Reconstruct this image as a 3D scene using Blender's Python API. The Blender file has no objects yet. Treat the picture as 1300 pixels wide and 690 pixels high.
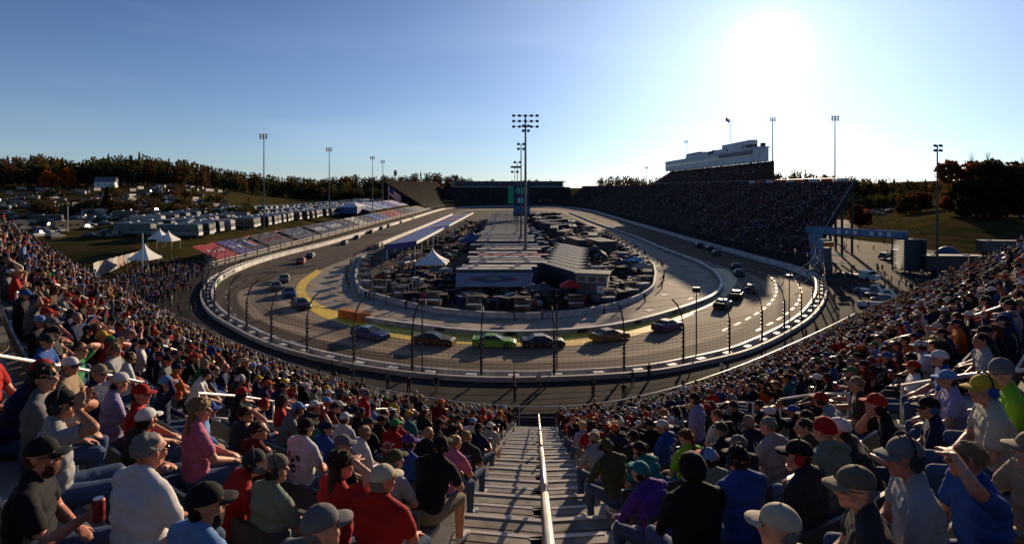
import bpy, math, random, bmesh
import numpy as np
from mathutils import Vector, Matrix, Euler
rnd = random.Random(7)
sc = bpy.context.scene
R = math.radians
# ------------------------------------------------------------------ camera
F = 722.0            # focal length in photo pixels (photo 1300 px wide)
HC = 18.0            # eye height above the infield
HY = 238.0           # horizon row in the photo
cam = bpy.data.cameras.new("camera"); camo = bpy.data.objects.new("camera", cam)
sc.collection.objects.link(camo); sc.camera = camo
camo.location = (0, 0, HC); camo.rotation_euler = (R(90), 0, 0)
cam.sensor_width = 36; cam.lens = 36*F/1300
cam.shift_y = -(345-HY)/1300
cam.clip_start = 0.1; cam.clip_end = 6000
# ------------------------------------------------------------------ sky and sun
SUN = Vector((325, F, 173)).normalized()
sel = math.asin(SUN.z); saz = math.atan2(SUN.x, SUN.y)
w = bpy.data.worlds.new("World"); sc.world = w; w.use_nodes = True
nt = w.node_tree; nd = nt.nodes; lk = nt.links
bg = nd['Background']; bg.inputs['Strength'].default_value = 0.047
sky = nd.new('ShaderNodeTexSky'); sky.sky_type = 'NISHITA'; sky.sun_disc = False
sky.sun_elevation = sel; sky.sun_rotation = saz; sky.altitude = 200
sky.air_density = 1.0; sky.dust_density = 0.15; sky.ozone_density = 3.4
tc = nd.new('ShaderNodeTexCoord')
dot = nd.new('ShaderNodeVectorMath'); dot.operation = 'DOT_PRODUCT'; dot.inputs[1].default_value = SUN
nrm = nd.new('ShaderNodeVectorMath'); nrm.operation = 'NORMALIZE'
lk.new(tc.outputs['Generated'], nrm.inputs[0]); lk.new(nrm.outputs[0], dot.inputs[0])
def wmath(op, a, b):
    n = nd.new('ShaderNodeMath'); n.operation = op; n.use_clamp = False
    for i, v in enumerate((a, b)):
        if isinstance(v, (int, float)): n.inputs[i].default_value = v
        elif v is not None: lk.new(v, n.inputs[i])
    return n.outputs[0]
dpos = wmath('MAXIMUM', dot.outputs['Value'], 0.0)
g1 = wmath('MULTIPLY', wmath('POWER', dpos, 1500), 25)
g2 = wmath('MULTIPLY', wmath('POWER', dpos, 300), 3)
g3 = wmath('ADD', wmath('MULTIPLY', wmath('POWER', dpos, 22), 6.0), wmath('MULTIPLY', wmath('POWER', dpos, 5.5), 3.6))
gl = wmath('ADD', wmath('ADD', g1, g2), g3)
gc = nd.new('ShaderNodeVectorMath'); gc.operation = 'SCALE'; gc.inputs[0].default_value = (.86, .96, 1.06)
lk.new(gl, gc.inputs['Scale'])
# thin high cirrus, almost nothing
cmap = nd.new('ShaderNodeMapping'); cmap.inputs['Scale'].default_value = (1.2, 1.2, 7)
lk.new(nrm.outputs[0], cmap.inputs[0])
cn = nd.new('ShaderNodeTexNoise'); cn.inputs['Scale'].default_value = 1.6; cn.inputs['Detail'].default_value = 7
lk.new(cmap.outputs[0], cn.inputs[0])
cr = nd.new('ShaderNodeMapRange'); cr.inputs[1].default_value = .5; cr.inputs[2].default_value = .85; cr.inputs[3].default_value = 0; cr.inputs[4].default_value = 1.1
lk.new(cn.outputs['Fac'], cr.inputs[0])
cc = nd.new('ShaderNodeVectorMath'); cc.operation = 'SCALE'; cc.inputs[0].default_value = (1, 1, 1); lk.new(cr.outputs[0], cc.inputs['Scale'])
a1 = nd.new('ShaderNodeVectorMath'); a1.operation = 'ADD'; a2 = nd.new('ShaderNodeVectorMath'); a2.operation = 'ADD'
tint = nd.new('ShaderNodeVectorMath'); tint.operation = 'MULTIPLY'; tint.inputs[1].default_value = (.72, .90, 1.24); lk.new(sky.outputs[0], tint.inputs[0]); lk.new(tint.outputs[0], a1.inputs[0]); lk.new(gc.outputs[0], a1.inputs[1])
lk.new(a1.outputs[0], a2.inputs[0]); lk.new(cc.outputs[0], a2.inputs[1])
# pale haze low over the horizon, the same all round
sz = nd.new('ShaderNodeSeparateXYZ'); lk.new(nrm.outputs[0], sz.inputs[0])
hz_ = wmath('MULTIPLY', wmath('POWER', wmath('MAXIMUM', wmath('SUBTRACT', 1.0, wmath('ABSOLUTE', sz.outputs[2], None)), 0.0), 6), 3.6)
hv = nd.new('ShaderNodeVectorMath'); hv.operation = 'SCALE'; hv.inputs[0].default_value = (.78, .93, 1.12); lk.new(hz_, hv.inputs['Scale'])
a3 = nd.new('ShaderNodeVectorMath'); a3.operation = 'ADD'; lk.new(a2.outputs[0], a3.inputs[0]); lk.new(hv.outputs[0], a3.inputs[1])
lk.new(a3.outputs[0], bg.inputs['Color'])
sl = bpy.data.lights.new("sun", 'SUN'); sl.energy = 5.0; sl.angle = R(0.5); sl.color = (1, .76, .50)
slo = bpy.data.objects.new("sun", sl); sc.collection.objects.link(slo)
slo.rotation_euler = (-SUN).to_track_quat('-Z', 'Y').to_euler(); slo.location = SUN*300
vs = sc.view_settings; vs.view_transform = 'Standard'; vs.look = 'None'; vs.exposure = .5; vs.gamma = 1; vs.use_curve_mapping = False
sc.cycles.max_bounces = 4; sc.cycles.diffuse_bounces = 2; sc.cycles.glossy_bounces = 2; sc.cycles.transparent_max_bounces = 8
# ------------------------------------------------------------------ materials
MATS = {}
def M(name, col=None, rough=.75, var=.12, scale=3.0, bump=0.0, metal=0.0, spec=.3, attr=None, emit=None, detail=4, col2=None):
    if name in MATS: return MATS[name]
    m = bpy.data.materials.new(name); m.use_nodes = True; MATS[name] = m
    t = m.node_tree; n = t.nodes; l = t.links; b = n['Principled BSDF']
    b.inputs['Roughness'].default_value = rough; b.inputs['Metallic'].default_value = metal
    b.inputs['Specular IOR Level'].default_value = spec
    tcn = n.new('ShaderNodeTexCoord'); no = n.new('ShaderNodeTexNoise')
    no.inputs['Scale'].default_value = scale; no.inputs['Detail'].default_value = detail
    l.new(tcn.outputs['Object'], no.inputs['Vector'])
    mx = n.new('ShaderNodeMix'); mx.data_type = 'RGBA'; mx.blend_type = 'MIX' if col2 else 'MULTIPLY'
    if attr:
        at = n.new('ShaderNodeAttribute'); at.attribute_name = attr; l.new(at.outputs['Color'], mx.inputs['A'])
    else:
        mx.inputs['A'].default_value = (*col, 1)
    if col2:
        mx.inputs['B'].default_value = (*col2, 1)
        rp = n.new('ShaderNodeMapRange'); rp.inputs[1].default_value = .4; rp.inputs[2].default_value = .6
        l.new(no.outputs['Fac'], rp.inputs[0]); l.new(rp.outputs[0], mx.inputs['Factor'])
    else:
        mr = n.new('ShaderNodeMapRange'); mr.inputs[1].default_value = .3; mr.inputs[2].default_value = .7
        mr.inputs[3].default_value = 1-var*1.6; mr.inputs[4].default_value = 1+var*.5
        l.new(no.outputs['Fac'], mr.inputs[0]); l.new(mr.outputs[0], mx.inputs['B']); mx.inputs['Factor'].default_value = 1
    l.new(mx.outputs['Result'], b.inputs['Base Color'])
    if emit:
        b.inputs['Emission Color'].default_value = (*emit[0], 1); b.inputs['Emission Strength'].default_value = emit[1]
    if bump:
        bp = n.new('ShaderNodeBump'); bp.inputs['Strength'].default_value = bump; bp.inputs['Distance'].default_value = .02
        n2 = n.new('ShaderNodeTexNoise'); n2.inputs['Scale'].default_value = scale*4; n2.inputs['Detail'].default_value = 3
        l.new(tcn.outputs['Object'], n2.inputs['Vector']); l.new(n2.outputs['Fac'], bp.inputs['Height']); l.new(bp.outputs[0], b.inputs['Normal'])
    return m
WHITE = lambda: M('white_paint', (.78, .77, .74), .5, .1, 2)
def mstreak():
    # asphalt with rubber streaks that run along the lane (uv: u along, v across, in metres)
    m = bpy.data.materials.new('racing_asphalt'); m.use_nodes = True; t = m.node_tree; n = t.nodes; l = t.links; b = n['Principled BSDF']
    uv = n.new('ShaderNodeUVMap'); mp = n.new('ShaderNodeMapping'); mp.inputs['Scale'].default_value = (.012, 1.15, 1)
    no = n.new('ShaderNodeTexNoise'); no.inputs['Scale'].default_value = 1; no.inputs['Detail'].default_value = 5; no.inputs['Roughness'].default_value = .6
    l.new(uv.outputs[0], mp.inputs[0]); l.new(mp.outputs[0], no.inputs['Vector'])
    mp2 = n.new('ShaderNodeMapping'); mp2.inputs['Scale'].default_value = (.05, .22, 1); n2 = n.new('ShaderNodeTexNoise'); n2.inputs['Scale'].default_value = 1; n2.inputs['Detail'].default_value = 3
    l.new(uv.outputs[0], mp2.inputs[0]); l.new(mp2.outputs[0], n2.inputs['Vector'])
    at = n.new('ShaderNodeAttribute'); at.attribute_name = 'Col'
    r1 = n.new('ShaderNodeMapRange'); r1.inputs[1].default_value = .35; r1.inputs[2].default_value = .68; r1.inputs[3].default_value = 1.12; r1.inputs[4].default_value = .5; l.new(no.outputs['Fac'], r1.inputs[0])
    r2 = n.new('ShaderNodeMapRange'); r2.inputs[1].default_value = .35; r2.inputs[2].default_value = .65; r2.inputs[3].default_value = .82; r2.inputs[4].default_value = 1.12; l.new(n2.outputs['Fac'], r2.inputs[0])
    mu = n.new('ShaderNodeMath'); mu.operation = 'MULTIPLY'; l.new(r1.outputs[0], mu.inputs[0]); l.new(r2.outputs[0], mu.inputs[1])
    sc_ = n.new('ShaderNodeVectorMath'); sc_.operation = 'SCALE'; l.new(at.outputs['Color'], sc_.inputs[0]); l.new(mu.outputs[0], sc_.inputs['Scale'])
    l.new(sc_.outputs[0], b.inputs['Base Color']); b.inputs['Roughness'].default_value = .85; b.inputs['Specular IOR Level'].default_value = .08
    n3 = n.new('ShaderNodeTexNoise'); n3.inputs['Scale'].default_value = 30; tco = n.new('ShaderNodeTexCoord'); l.new(tco.outputs['Object'], n3.inputs['Vector'])
    bp = n.new('ShaderNodeBump'); bp.inputs['Strength'].default_value = .25; bp.inputs['Distance'].default_value = .02; l.new(n3.outputs['Fac'], bp.inputs['Height']); l.new(bp.outputs[0], b.inputs['Normal'])
    MATS['racing_asphalt'] = m; return m
# ------------------------------------------------------------------ helpers
C = sc.collection
def G(px, py, z=0.0):
    Y = (HC-z)*F/(py-HY); return Vector(((px-650)/F*Y, Y, z))
def P(px, py, Y):
    return Vector(((px-650)/F*Y, Y, HC-(py-HY)/F*Y))
def link(o, parent=None):
    C.objects.link(o)
    if parent is not None: o.parent = parent
    return o
def tag(o, label=None, cat=None, group=None, kind=None):
    if label: o['label'] = label
    if cat: o['category'] = cat
    if group: o['group'] = group
    if kind: o['kind'] = kind
    return o
def empty(name, loc=(0, 0, 0), rz=0, label=None, cat=None, group=None):
    o = bpy.data.objects.new(name, None); o.location = loc; o.rotation_euler = (0, 0, rz); C.objects.link(o)
    return tag(o, label, cat, group)
class MB:
    def __init__(s): s.v = []; s.f = []; s.m = []; s.mi = 0
    def add(s, vs_, fs):
        b = len(s.v); s.v += [tuple(v) for v in vs_]
        for f in fs: s.f.append(tuple(i+b for i in f)); s.m.append(s.mi)
        return s
    def box(s, c, d, rz=0, rot=None, taper=1.0):
        x, y, z = d[0]/2, d[1]/2, d[2]/2; t = taper
        vs_ = [(-x, -y, -z), (x, -y, -z), (x, y, -z), (-x, y, -z), (-x*t, -y*t, z), (x*t, -y*t, z), (x*t, y*t, z), (-x*t, y*t, z)]
        m = rot if rot is not None else Matrix.Rotation(rz, 3, 'Z')
        c = Vector(c); vs_ = [m @ Vector(v)+c for v in vs_]
        return s.add(vs_, [(0, 3, 2, 1), (4, 5, 6, 7), (0, 1, 5, 4), (1, 2, 6, 5), (2, 3, 7, 6), (3, 0, 4, 7)])
    def quad(s, a, b, c, d): return s.add([a, b, c, d], [(0, 1, 2, 3)])
    def bar(s, a, b, w_, h=None):
        a = Vector(a); b = Vector(b); d = b-a; L = d.length
        if L < 1e-6: return s
        q = d.to_track_quat('Y', 'Z').to_matrix()
        return s.box((a+b)/2, (w_, L, h or w_), rot=q)
    def tube(s, pts, r, n=8, cap=True):
        pts = [Vector(p) for p in pts]; rs = r if isinstance(r, (list, tuple)) else [r]*len(pts)
        b = len(s.v); k = len(pts)
        for i, p in enumerate(pts):
            d = (pts[min(i+1, k-1)]-pts[max(i-1, 0)]).normalized()
            up = Vector((0, 0, 1)) if abs(d.z) < .95 else Vector((1, 0, 0))
            u = d.cross(up).normalized(); v = u.cross(d)
            for j in range(n):
                a = 2*math.pi*j/n; s.v.append(tuple(p+(u*math.cos(a)+v*math.sin(a))*rs[i]))
        for i in range(k-1):
            for j in range(n):
                s.f.append((b+i*n+j, b+i*n+(j+1) % n, b+(i+1)*n+(j+1) % n, b+(i+1)*n+j)); s.m.append(s.mi)
        if cap:
            s.f.append(tuple(b+j for j in range(n))[::-1]); s.m.append(s.mi)
            s.f.append(tuple(b+(k-1)*n+j for j in range(n))); s.m.append(s.mi)
        return s
    def loft(s, rings, cap=True):
        b = len(s.v); n = len(rings[0])
        for r_ in rings: s.v += [tuple(v) for v in r_]
        for i in range(len(rings)-1):
            for j in range(n):
                s.f.append((b+i*n+j, b+i*n+(j+1) % n, b+(i+1)*n+(j+1) % n, b+(i+1)*n+j)); s.m.append(s.mi)
        if cap:
            s.f.append(tuple(b+j for j in range(n))[::-1]); s.m.append(s.mi)
            e = b+(len(rings)-1)*n; s.f.append(tuple(e+j for j in range(n))); s.m.append(s.mi)
        return s
    def mesh(s, name, mats, smooth=False):
        me = bpy.data.meshes.new(name); me.from_pydata(s.v, [], s.f)
        for m in (mats if isinstance(mats, (list, tuple)) else [mats]): me.materials.append(m)
        if any(s.m): me.polygons.foreach_set('material_index', s.m)
        if smooth: me.polygons.foreach_set('use_smooth', [True]*len(me.polygons))
        me.update(); return me
    def build(s, name, mats, parent=None, smooth=False):
        o = bpy.data.objects.new(name, s.mesh(name, mats, smooth)); return link(o, parent)
def copy_tree(o, parent=None, loc=None, rz=None, kids=True):
    c = o.copy(); C.objects.link(c)
    if parent is not None: c.parent = parent
    if loc is not None: c.location = loc
    if rz is not None: c.rotation_euler = (0, 0, rz)
    for ch in o.children: copy_tree(ch, c)
    return c
def catmull(pts, n=8, closed=False):
    pts = [np.array(p[:2], float) for p in pts]; N = len(pts); out = []
    for i in range(N if closed else N-1):
        p0 = pts[(i-1) % N] if closed or i > 0 else 2*pts[0]-pts[1]
        p1 = pts[i]; p2 = pts[(i+1) % N]
        p3 = pts[(i+2) % N] if closed or i+2 < N else 2*pts[-1]-pts[-2]
        for k in range(n):
            t = k/n
            out.append(.5*((2*p1)+(-p0+p2)*t+(2*p0-5*p1+4*p2-p3)*t*t+(-p0+3*p1-3*p2+p3)*t**3))
    if not closed: out.append(pts[-1])
    return np.array(out)
def offs(c, d, closed=False):
    c = np.asarray(c); n = len(c)
    if closed: t = np.roll(c, -1, 0)-np.roll(c, 1, 0)
    else: t = np.gradient(c, axis=0)
    t /= np.linalg.norm(t, axis=1)[:, None]+1e-9
    return c+np.stack([-t[:, 1], t[:, 0]], 1)*d
def resample(c, step):
    d = np.r_[0, np.cumsum(np.linalg.norm(np.diff(c, axis=0), axis=1))]; n = max(2, int(d[-1]/step)+1)
    u = np.linspace(0, d[-1], n); return np.stack([np.interp(u, d, c[:, 0]), np.interp(u, d, c[:, 1])], 1)
def strip(a, b, za, zb, mb, closed=False):
    n = len(a); base = len(mb.v)
    for i in range(n): mb.v += [(a[i][0], a[i][1], za), (b[i][0], b[i][1], zb)]
    for i in range(n if closed else n-1):
        j = (i+1) % n; mb.f.append((base+2*i, base+2*j, base+2*j+1, base+2*i+1)); mb.m.append(mb.mi)
def wallmb(c, w_, h, z0=0, closed=False, mb=None):
    mb = mb or MB(); a = offs(c, w_/2, closed); b = offs(c, -w_/2, closed)
    strip(a, b, z0+h, z0+h, mb, closed); strip(b, b, z0+h, z0, mb, closed); strip(a, a, z0, z0+h, mb, closed)
    if not closed:
        mb.quad((*a[0], z0), (*a[0], z0+h), (*b[0], z0+h), (*b[0], z0)); mb.quad((*a[-1], z0), (*b[-1], z0), (*b[-1], z0+h), (*a[-1], z0+h))
    return mb
def ss(a, b, x):
    t = np.clip((x-a)/(b-a), 0, 1); return t*t*(3-2*t)
def textmesh(body, size, mat, parent, loc, rot, name='lettering', ext=.01, align='CENTER'):
    cu = bpy.data.curves.new(name, 'FONT'); cu.body = body; cu.size = size; cu.extrude = ext; cu.align_x = align; cu.align_y = 'CENTER'; cu.resolution_u = 2
    t = bpy.data.objects.new(name, cu); C.objects.link(t)
    dg = bpy.context.evaluated_depsgraph_get(); me = bpy.data.meshes.new_from_object(t.evaluated_get(dg)); bpy.data.objects.remove(t)
    me.name = name; me.materials.clear(); me.materials.append(mat)
    o = bpy.data.objects.new(name, me); link(o, parent)
    if isinstance(rot, Matrix): o.matrix_local = Matrix.Translation(loc) @ rot.to_4x4()
    else: o.location = loc; o.rotation_euler = rot
    return o
# ------------------------------------------------------------------ terrain
def terr(X, Y):
    X = np.asarray(X, float); Y = np.asarray(Y, float)
    a = X/np.maximum(Y, 1)
    z = -0.06+4.1*ss(-74, -92, X)*ss(105, 150, Y)
    z = z+13*ss(-.36, -.6, a)*ss(170, 420, Y)*ss(-90, -160, X)
    z = z+15*ss(575, 720, Y)+4*ss(-.25, -.45, a)*ss(350, 560, Y)
    z = z+5.5*ss(.62, .78, a)*ss(150, 225, Y)+7*ss(.3, .5, a)*ss(330, 520, Y)
    und = .7*np.sin(X*.021+1)*np.cos(Y*.017)+.35*np.sin(X*.06)*np.sin(Y*.047)
    z = z+und*ss(100, 180, np.abs(X))*ss(120, 220, Y)
    return z
def T(x, y): return float(terr(x, y))
xs = np.r_[np.arange(-2600, -420, 110), np.arange(-420, -60, 6), np.arange(-60, 70, 13), np.arange(70, 420, 7), np.arange(420, 2700, 110)]
ys = np.r_[np.arange(-120, 60, 20), np.arange(60, 740, 6), np.arange(740, 1200, 40), np.arange(1200, 4200, 200)]
XX, YY = np.meshgrid(xs, ys); ZZ = terr(XX, YY)
mb = MB(); mb.v = list(zip(XX.ravel().tolist(), YY.ravel().tolist(), ZZ.ravel().tolist()))
nx = len(xs)
mb.f = [(j*nx+i, j*nx+i+1, (j+1)*nx+i+1, (j+1)*nx+i) for j in range(len(ys)-1) for i in range(nx-1)]
def inpav(x, y):   # paved part of the terrain
    if y < 108: return True
    if -66 < x < 66: return y < 548
    if x >= 66: return (x < 118 and y < 240) or (x/y < .60 and 225 < y < 330)
    return -80 < x < -60 and y < 118
mb.m = [1 if inpav(mb.v[f[0]][0]+3, mb.v[f[0]][1]+3) else 0 for f in mb.f]
grass = M('dry_grass', (.034, .036, .012), .95, .35, .12, .3, col2=(.070, .050, .022), spec=0)
pave = M('worn_asphalt', (.060, .050, .042), .95, .3, .15, .2, spec=.04)
tag(mb.build('ground', [grass, pave], smooth=True), kind='structure')
# ------------------------------------------------------------------ speedway
O = [(0, 542), (-35, 520), (-54, 480), (-58, 440), (-58, 300), (-59, 189), (-61.5, 150), (-61, 128), (-57.7, 110), (-53, 98), (-48.5, 89), (-42.7, 80), (-36.6, 72.6), (-26, 62), (-14, 54.5), (-2.4, 51.3), (11, 52.6), (19, 56.2), (26.6, 61.5), (38, 73.5), (47, 86), (54, 98), (59.5, 110), (62, 125), (61.5, 150), (61, 192), (61, 261), (61, 409), (59, 455), (50, 500), (25, 532)]
I = [(0, 500), (-20, 490), (-34, 465), (-39, 430), (-39, 300), (-40.5, 189), (-41.5, 150), (-42, 124), (-41, 112), (-38.5, 102), (-35, 93), (-32, 88), (-27.6, 81.2), (-20.2, 76.6), (-10, 71.8), (-1, 69.5), (6.9, 69.7), (13.3, 72.4), (19, 76.2), (26.5, 83), (33, 93), (37.3, 101), (40.7, 110), (42.8, 122), (44, 150), (44, 190), (42.5, 270), (41, 400), (39, 440), (32, 470), (15, 492)]
Oc = catmull(O, 10, True); Ic = catmull(I, 10, True)
# concrete corner lane boundary (fraction across from inner to outer, by key)
ACR = 26
mb = MB(); n = len(Oc); al = np.r_[0, np.cumsum(np.linalg.norm(np.diff((Oc+Ic)/2, axis=0), axis=1))]
uvs = []; cols = []
fr = [0]*31
for k_, v_ in zip(range(6, 26), [0, .0, .30, .62, .66, .64, .62, .60, .60, .60, .60, .60, .60, .58, .56, .52, .46, .34, .12, 0]): fr[k_] = v_
frc = catmull([(f_, 0) for f_ in fr], 10, True)[:, 0]
rs = np.random.RandomState(3)
for i in range(n):
    wdt = np.linalg.norm(Oc[i]-Ic[i])
    for k in range(ACR+1):
        t = k/ACR; p = Ic[i]*(1-t)+Oc[i]*t
        mb.v.append((p[0], p[1], .012)); 
        conc = t < frc[i] - .01
        base = (.32, .25, .18) if conc else (.090, .064, .046)
        if conc and t > .32*frc[i] and t < .8*frc[i]: base = tuple(q*.72 for q in base)
        cols.append((*base, 1)); uvs.append((al[i], t*wdt))
for i in range(n):
    j = (i+1) % n
    for k in range(ACR):
        a_ = i*(ACR+1)+k; b_ = j*(ACR+1)+k; mb.f.append((a_, a_+1, b_+1, b_)); mb.m.append(0)
me = mb.mesh('race_track', mstreak(), True)
lu = np.zeros(len(me.loops), int); me.loops.foreach_get('vertex_index', lu)
uvl = me.uv_layers.new(name='UVMap'); uvl.data.foreach_set('uv', np.array(uvs, float)[lu].ravel())
ca = me.color_attributes.new('Col', 'FLOAT_COLOR', 'POINT'); ca.data.foreach_set('color', np.array(cols, float).ravel())
tag(link(bpy.data.objects.new('race_track', me)), kind='structure')
# pit road and infield
Fw = [(-39, 300), (-40, 220), (-40.6, 172), (-38.5, 150), (-34.6, 128), (-30.2, 110), (-26, 98), (-22, 92.6), (-15.3, 85.6), (-8.9, 80.8), (-1.1, 78.6), (6.6, 79.2), (12.6, 82.8), (18.6, 89), (24.1, 98.5), (27.4, 109), (30.4, 121), (32.7, 136.5), (34.4, 188), (37.3, 296), (36, 420)]
Fc = catmull(Fw, 10)
cpit = M('pit_road_concrete', (.36, .30, .235), .8, .22, .25, .2, spec=.05)
cinf = M('infield_asphalt', (.10, .085, .072), .95, .3, .2, .2, spec=.04)
# concrete sheet between the inner wall and the infield, whole inside of the track
mb = MB(); mb.v = [(p[0], p[1], -.004) for p in Ic]+[(0, 280, -.004)]
mb.f = [(len(Ic), i, (i+1) % len(Ic)) for i in range(len(Ic))][:]; mb.m = [0]*len(mb.f)
tag(mb.build('pit_road', cpit), kind='structure')
fp = np.vstack([Fc, [[0, 470], [-36, 440]]])
mb = MB(); mb.v = [(p[0], p[1], .004) for p in fp]+[(0, 250, .004)]; q = len(fp)
mb.f = [(q, i, (i+1) % q) for i in range(q)]; mb.m = [0]*q
tag(mb.build('infield_pavement', cinf), kind='structure')
# yellow painted apron
yel = M('yellow_paint', (.85, .56, .02), .55, .2, 1.5, spec=.4)
def pl(l_, z=0): return [tuple(G(x, y, z)[:2]) for x, y in l_]
def band(l1, l2, z, n=8):
    a, b = catmull(l1, n), catmull(l2, n); m_ = min(len(a), len(b)); mb = MB(); strip(b[:m_], a[:m_], z, z, mb); return mb
yo = pl([(402, 342), (390, 350), (380, 358), (376, 369), (385, 386), (405, 400), (435, 411), (470, 421), (530, 433), (590, 437), (650, 439), (715, 439), (770, 433), (830, 419), (880, 399)])
yi = pl([(409, 344), (402, 350), (392, 358), (388, 368), (397, 381), (420, 392), (440, 400), (470, 410), (530, 419), (590, 424), (650, 425), (715, 424), (770, 419), (830, 407), (880, 391)])
tag(band(yo, yi, .03).build('yellow_apron_line', yel), kind='structure')
paly = M('pale_apron_paint', (.55, .45, .24), .6, .15, .6)  # pale yellow strip: sun glare on the apron put into its colour
tag(band(pl([(880, 397), (905, 386), (925, 372), (935, 358), (934, 350), (920, 341)]), pl([(880, 391), (900, 380), (913, 368), (919, 358), (916, 350), (906, 340)]), .03).build('apron_paint', paly), kind='structure')
wl = M('road_marking_white', (.27, .255, .23), .6, .25, 1.5)
def dashes(c, on, off, wd, z=.035):
    c = resample(c, .5); mb = MB(); i = 0; a = offs(c, wd/2); b = offs(c, -wd/2); no = max(1, int(on/.5)); nf = int(off/.5)
    while i+no < len(c): strip(b[i:i+no+1], a[i:i+no+1], z, z, mb); i += no+nf
    return mb
mk = MB()
def addm(m2): mk.add(m2.v, m2.f)
addm(dashes(catmull(pl([(470, 318), (400, 334), (345, 346), (305, 358), (288, 370), (289, 384), (303, 404), (335, 421), (380, 436)]), 8), 2.4, 3.2, .28))
addm(dashes(catmull(pl([(952, 341), (973, 348), (983, 357), (986, 367), (983, 377), (972, 390), (950, 404), (915, 421)]), 8), 2.2, 2.2, .35))
addm(dashes(catmull(pl([(980, 338), (996, 345), (1010, 355), (1016, 366), (1016, 377), (1008, 390), (990, 404), (960, 420)]), 8), 2.2, 2.0, .38))
addm(dashes(catmull(pl([(415, 335), (370, 345), (345, 356), (320, 368), (321, 380), (331, 393), (370, 412), (409, 424), (461, 437)]), 8), 60, .5, .16))
addm(dashes(catmull(pl([(457, 318), (420, 334)]), 8), 60, .5, .2))
addm(dashes(catmull(pl([(345, 338), (405, 349)]), 4), 60, .5, .25))
addm(dashes(catmull(pl([(843, 339), (862, 346), (867, 357), (858, 369), (846, 377)]), 8), 60, .5, .3))
addm(dashes(catmull(pl([(878, 343), (889, 352), (893, 362), (884, 374), (866, 384)]), 8), 2, 2.4, .3))
addm(dashes(catmull(pl([(440, 352), (425, 362), (420, 373), (432, 386)]), 8), 2, 2.6, .3))
addm(dashes(catmull(pl([(480, 385), (560, 399), (640, 404), (720, 402), (790, 392)]), 8), 60, .5, .16))
addm(dashes(catmull([(-57.6, 128), (-56, 189), (-55, 300), (-55, 430)], 8), 3, 6, .2))
tag(mk.build('painted_lines', wl), kind='structure')
# ------------------------------------------------------------------ outer wall: concrete wall, SAFER barrier inside it
conc = M('wall_concrete_white', (.34, .315, .30), .7, .2, .8, .15)
wsteel = M('barrier_white_steel', (.60, .58, .55), .55, .3, .5)
dgap = M('barrier_gap_dark', (.03, .03, .035), .9)
wall = empty('outer_wall', (0, 0, 0), label='long white outer wall and steel energy barrier running round the whole race track', cat='wall')
Ow = resample(np.vstack([Oc, Oc[:1]]), 2.0)[:-1]
cin = lambda d: offs(Ow, d, True)
s_in = 1 if np.linalg.norm(offs(Ow, 1, True)[300]-np.array([0, 280])) < np.linalg.norm(Ow[300]-np.array([0, 280])) else -1
wallmb(cin(-.10*s_in), .32, 1.0, 0, True).build('concrete_wall', conc, wall)
bar = wallmb(cin(1.40*s_in), .28, 1.0, 0.03, True)
bo = bar.build('steel_barrier', wsteel, wall)
mb = MB()
for i in range(0, len(Ow)):
    p = cin(.78*s_in)[i] if i == 0 else None
mid = cin(.66*s_in); tn = np.roll(Ow, -1, 0)-np.roll(Ow, 1, 0)
for i in range(0, len(Ow), 2):
    mb.box((mid[i][0], mid[i][1], .80), (.5, 1.0, .32), math.atan2(tn[i][1], tn[i][0]), rot=Matrix.Rotation(math.atan2(tn[i][1], tn[i][0])+math.pi/2, 3, 'Z'))
tag(mb.build('foam_support', wsteel, wall), kind='stuff')
mb = MB(); strip(cin(.12*s_in), cin(1.37*s_in), .25, .25, mb, True); mb.build('barrier_gap_floor', dgap, wall)
# signs on the barrier at the left entry
def along(c, i, d=0): return c[i % len(c)]
grn = M('sign_green', (.05, .17, .13), .6); 
face = cin(1.76*s_in)
li = [i for i in range(len(Ow)) if 98 < Ow[i][1] < 135 and Ow[i][0] < 0]
li.sort(key=lambda i: Ow[i][1])
for q, (a_, b_, col) in enumerate([(2, 3, (.06, .2, .16)), (6, 8, (.22, .24, .22)), (9, 9, (.1, .1, .12))]):
    idx = sorted(li[a_:b_+2]); seg = face[idx[0]:idx[-1]+1]
    if len(seg) > 1:
        mb = MB(); strip(seg, seg, .25, .95, mb); mb.build('advert_panel', M('advert_panel_%s' % ['green', 'grey', 'black'][q], col), wall)
# inner wall
iw = [G(x, y, .9)[:2] for x, y in [(752, 280), (781, 290), (810, 300), (843, 314), (880, 327), (903, 339), (914, 350), (916, 360), (906, 371), (880, 382), (835, 396), (782, 408), (715, 415), (640, 417), (590, 415), (545, 410), (496, 404), (461, 399), (438, 394)]]
iw = [(40.5, 400)]+[tuple(p) for p in iw]
iwc = resample(catmull(iw, 8), 1.5)
mconc = M('wall_concrete_grey', (.36, .34, .31), .8, .35, .7, .2)
inner = empty('inner_wall', label='low curved grey concrete wall with white top edge between the turn and pit road', cat='wall')
wallmb(iwc, .5, .62).build('concrete_wall', mconc, inner)
wallmb(iwc, .56, .07, .621).build('white_coping', wsteel, inner)
# tyre pockets: dark oval ads on the wall face
mb = MB(); c2 = offs(iwc, .27) ; c3 = offs(iwc, -.27)
for i in range(12, len(iwc)-10, 6):
    for cc_ in (c2, c3):
        if cc_[i][1] < iwc[i][1]:
            p = cc_[i]; q_ = iwc[i+1]-iwc[i-1]; q_ = q_/np.linalg.norm(q_); nn = (cc_[i]-iwc[i]); nn = nn/np.linalg.norm(nn)*.012
            ring = [(p[0]+q_[0]*math.cos(t)*.85+nn[0], p[1]+q_[1]*math.cos(t)*.85+nn[1], .33+math.sin(t)*.22) for t in np.linspace(0, 2*math.pi, 13)[:-1]]
            mb.add(ring, [tuple(range(12))])
tag(mb.build('oval_wall_sign', M('black_oval', (.02, .02, .022), .5), inner), kind='stuff')
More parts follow.
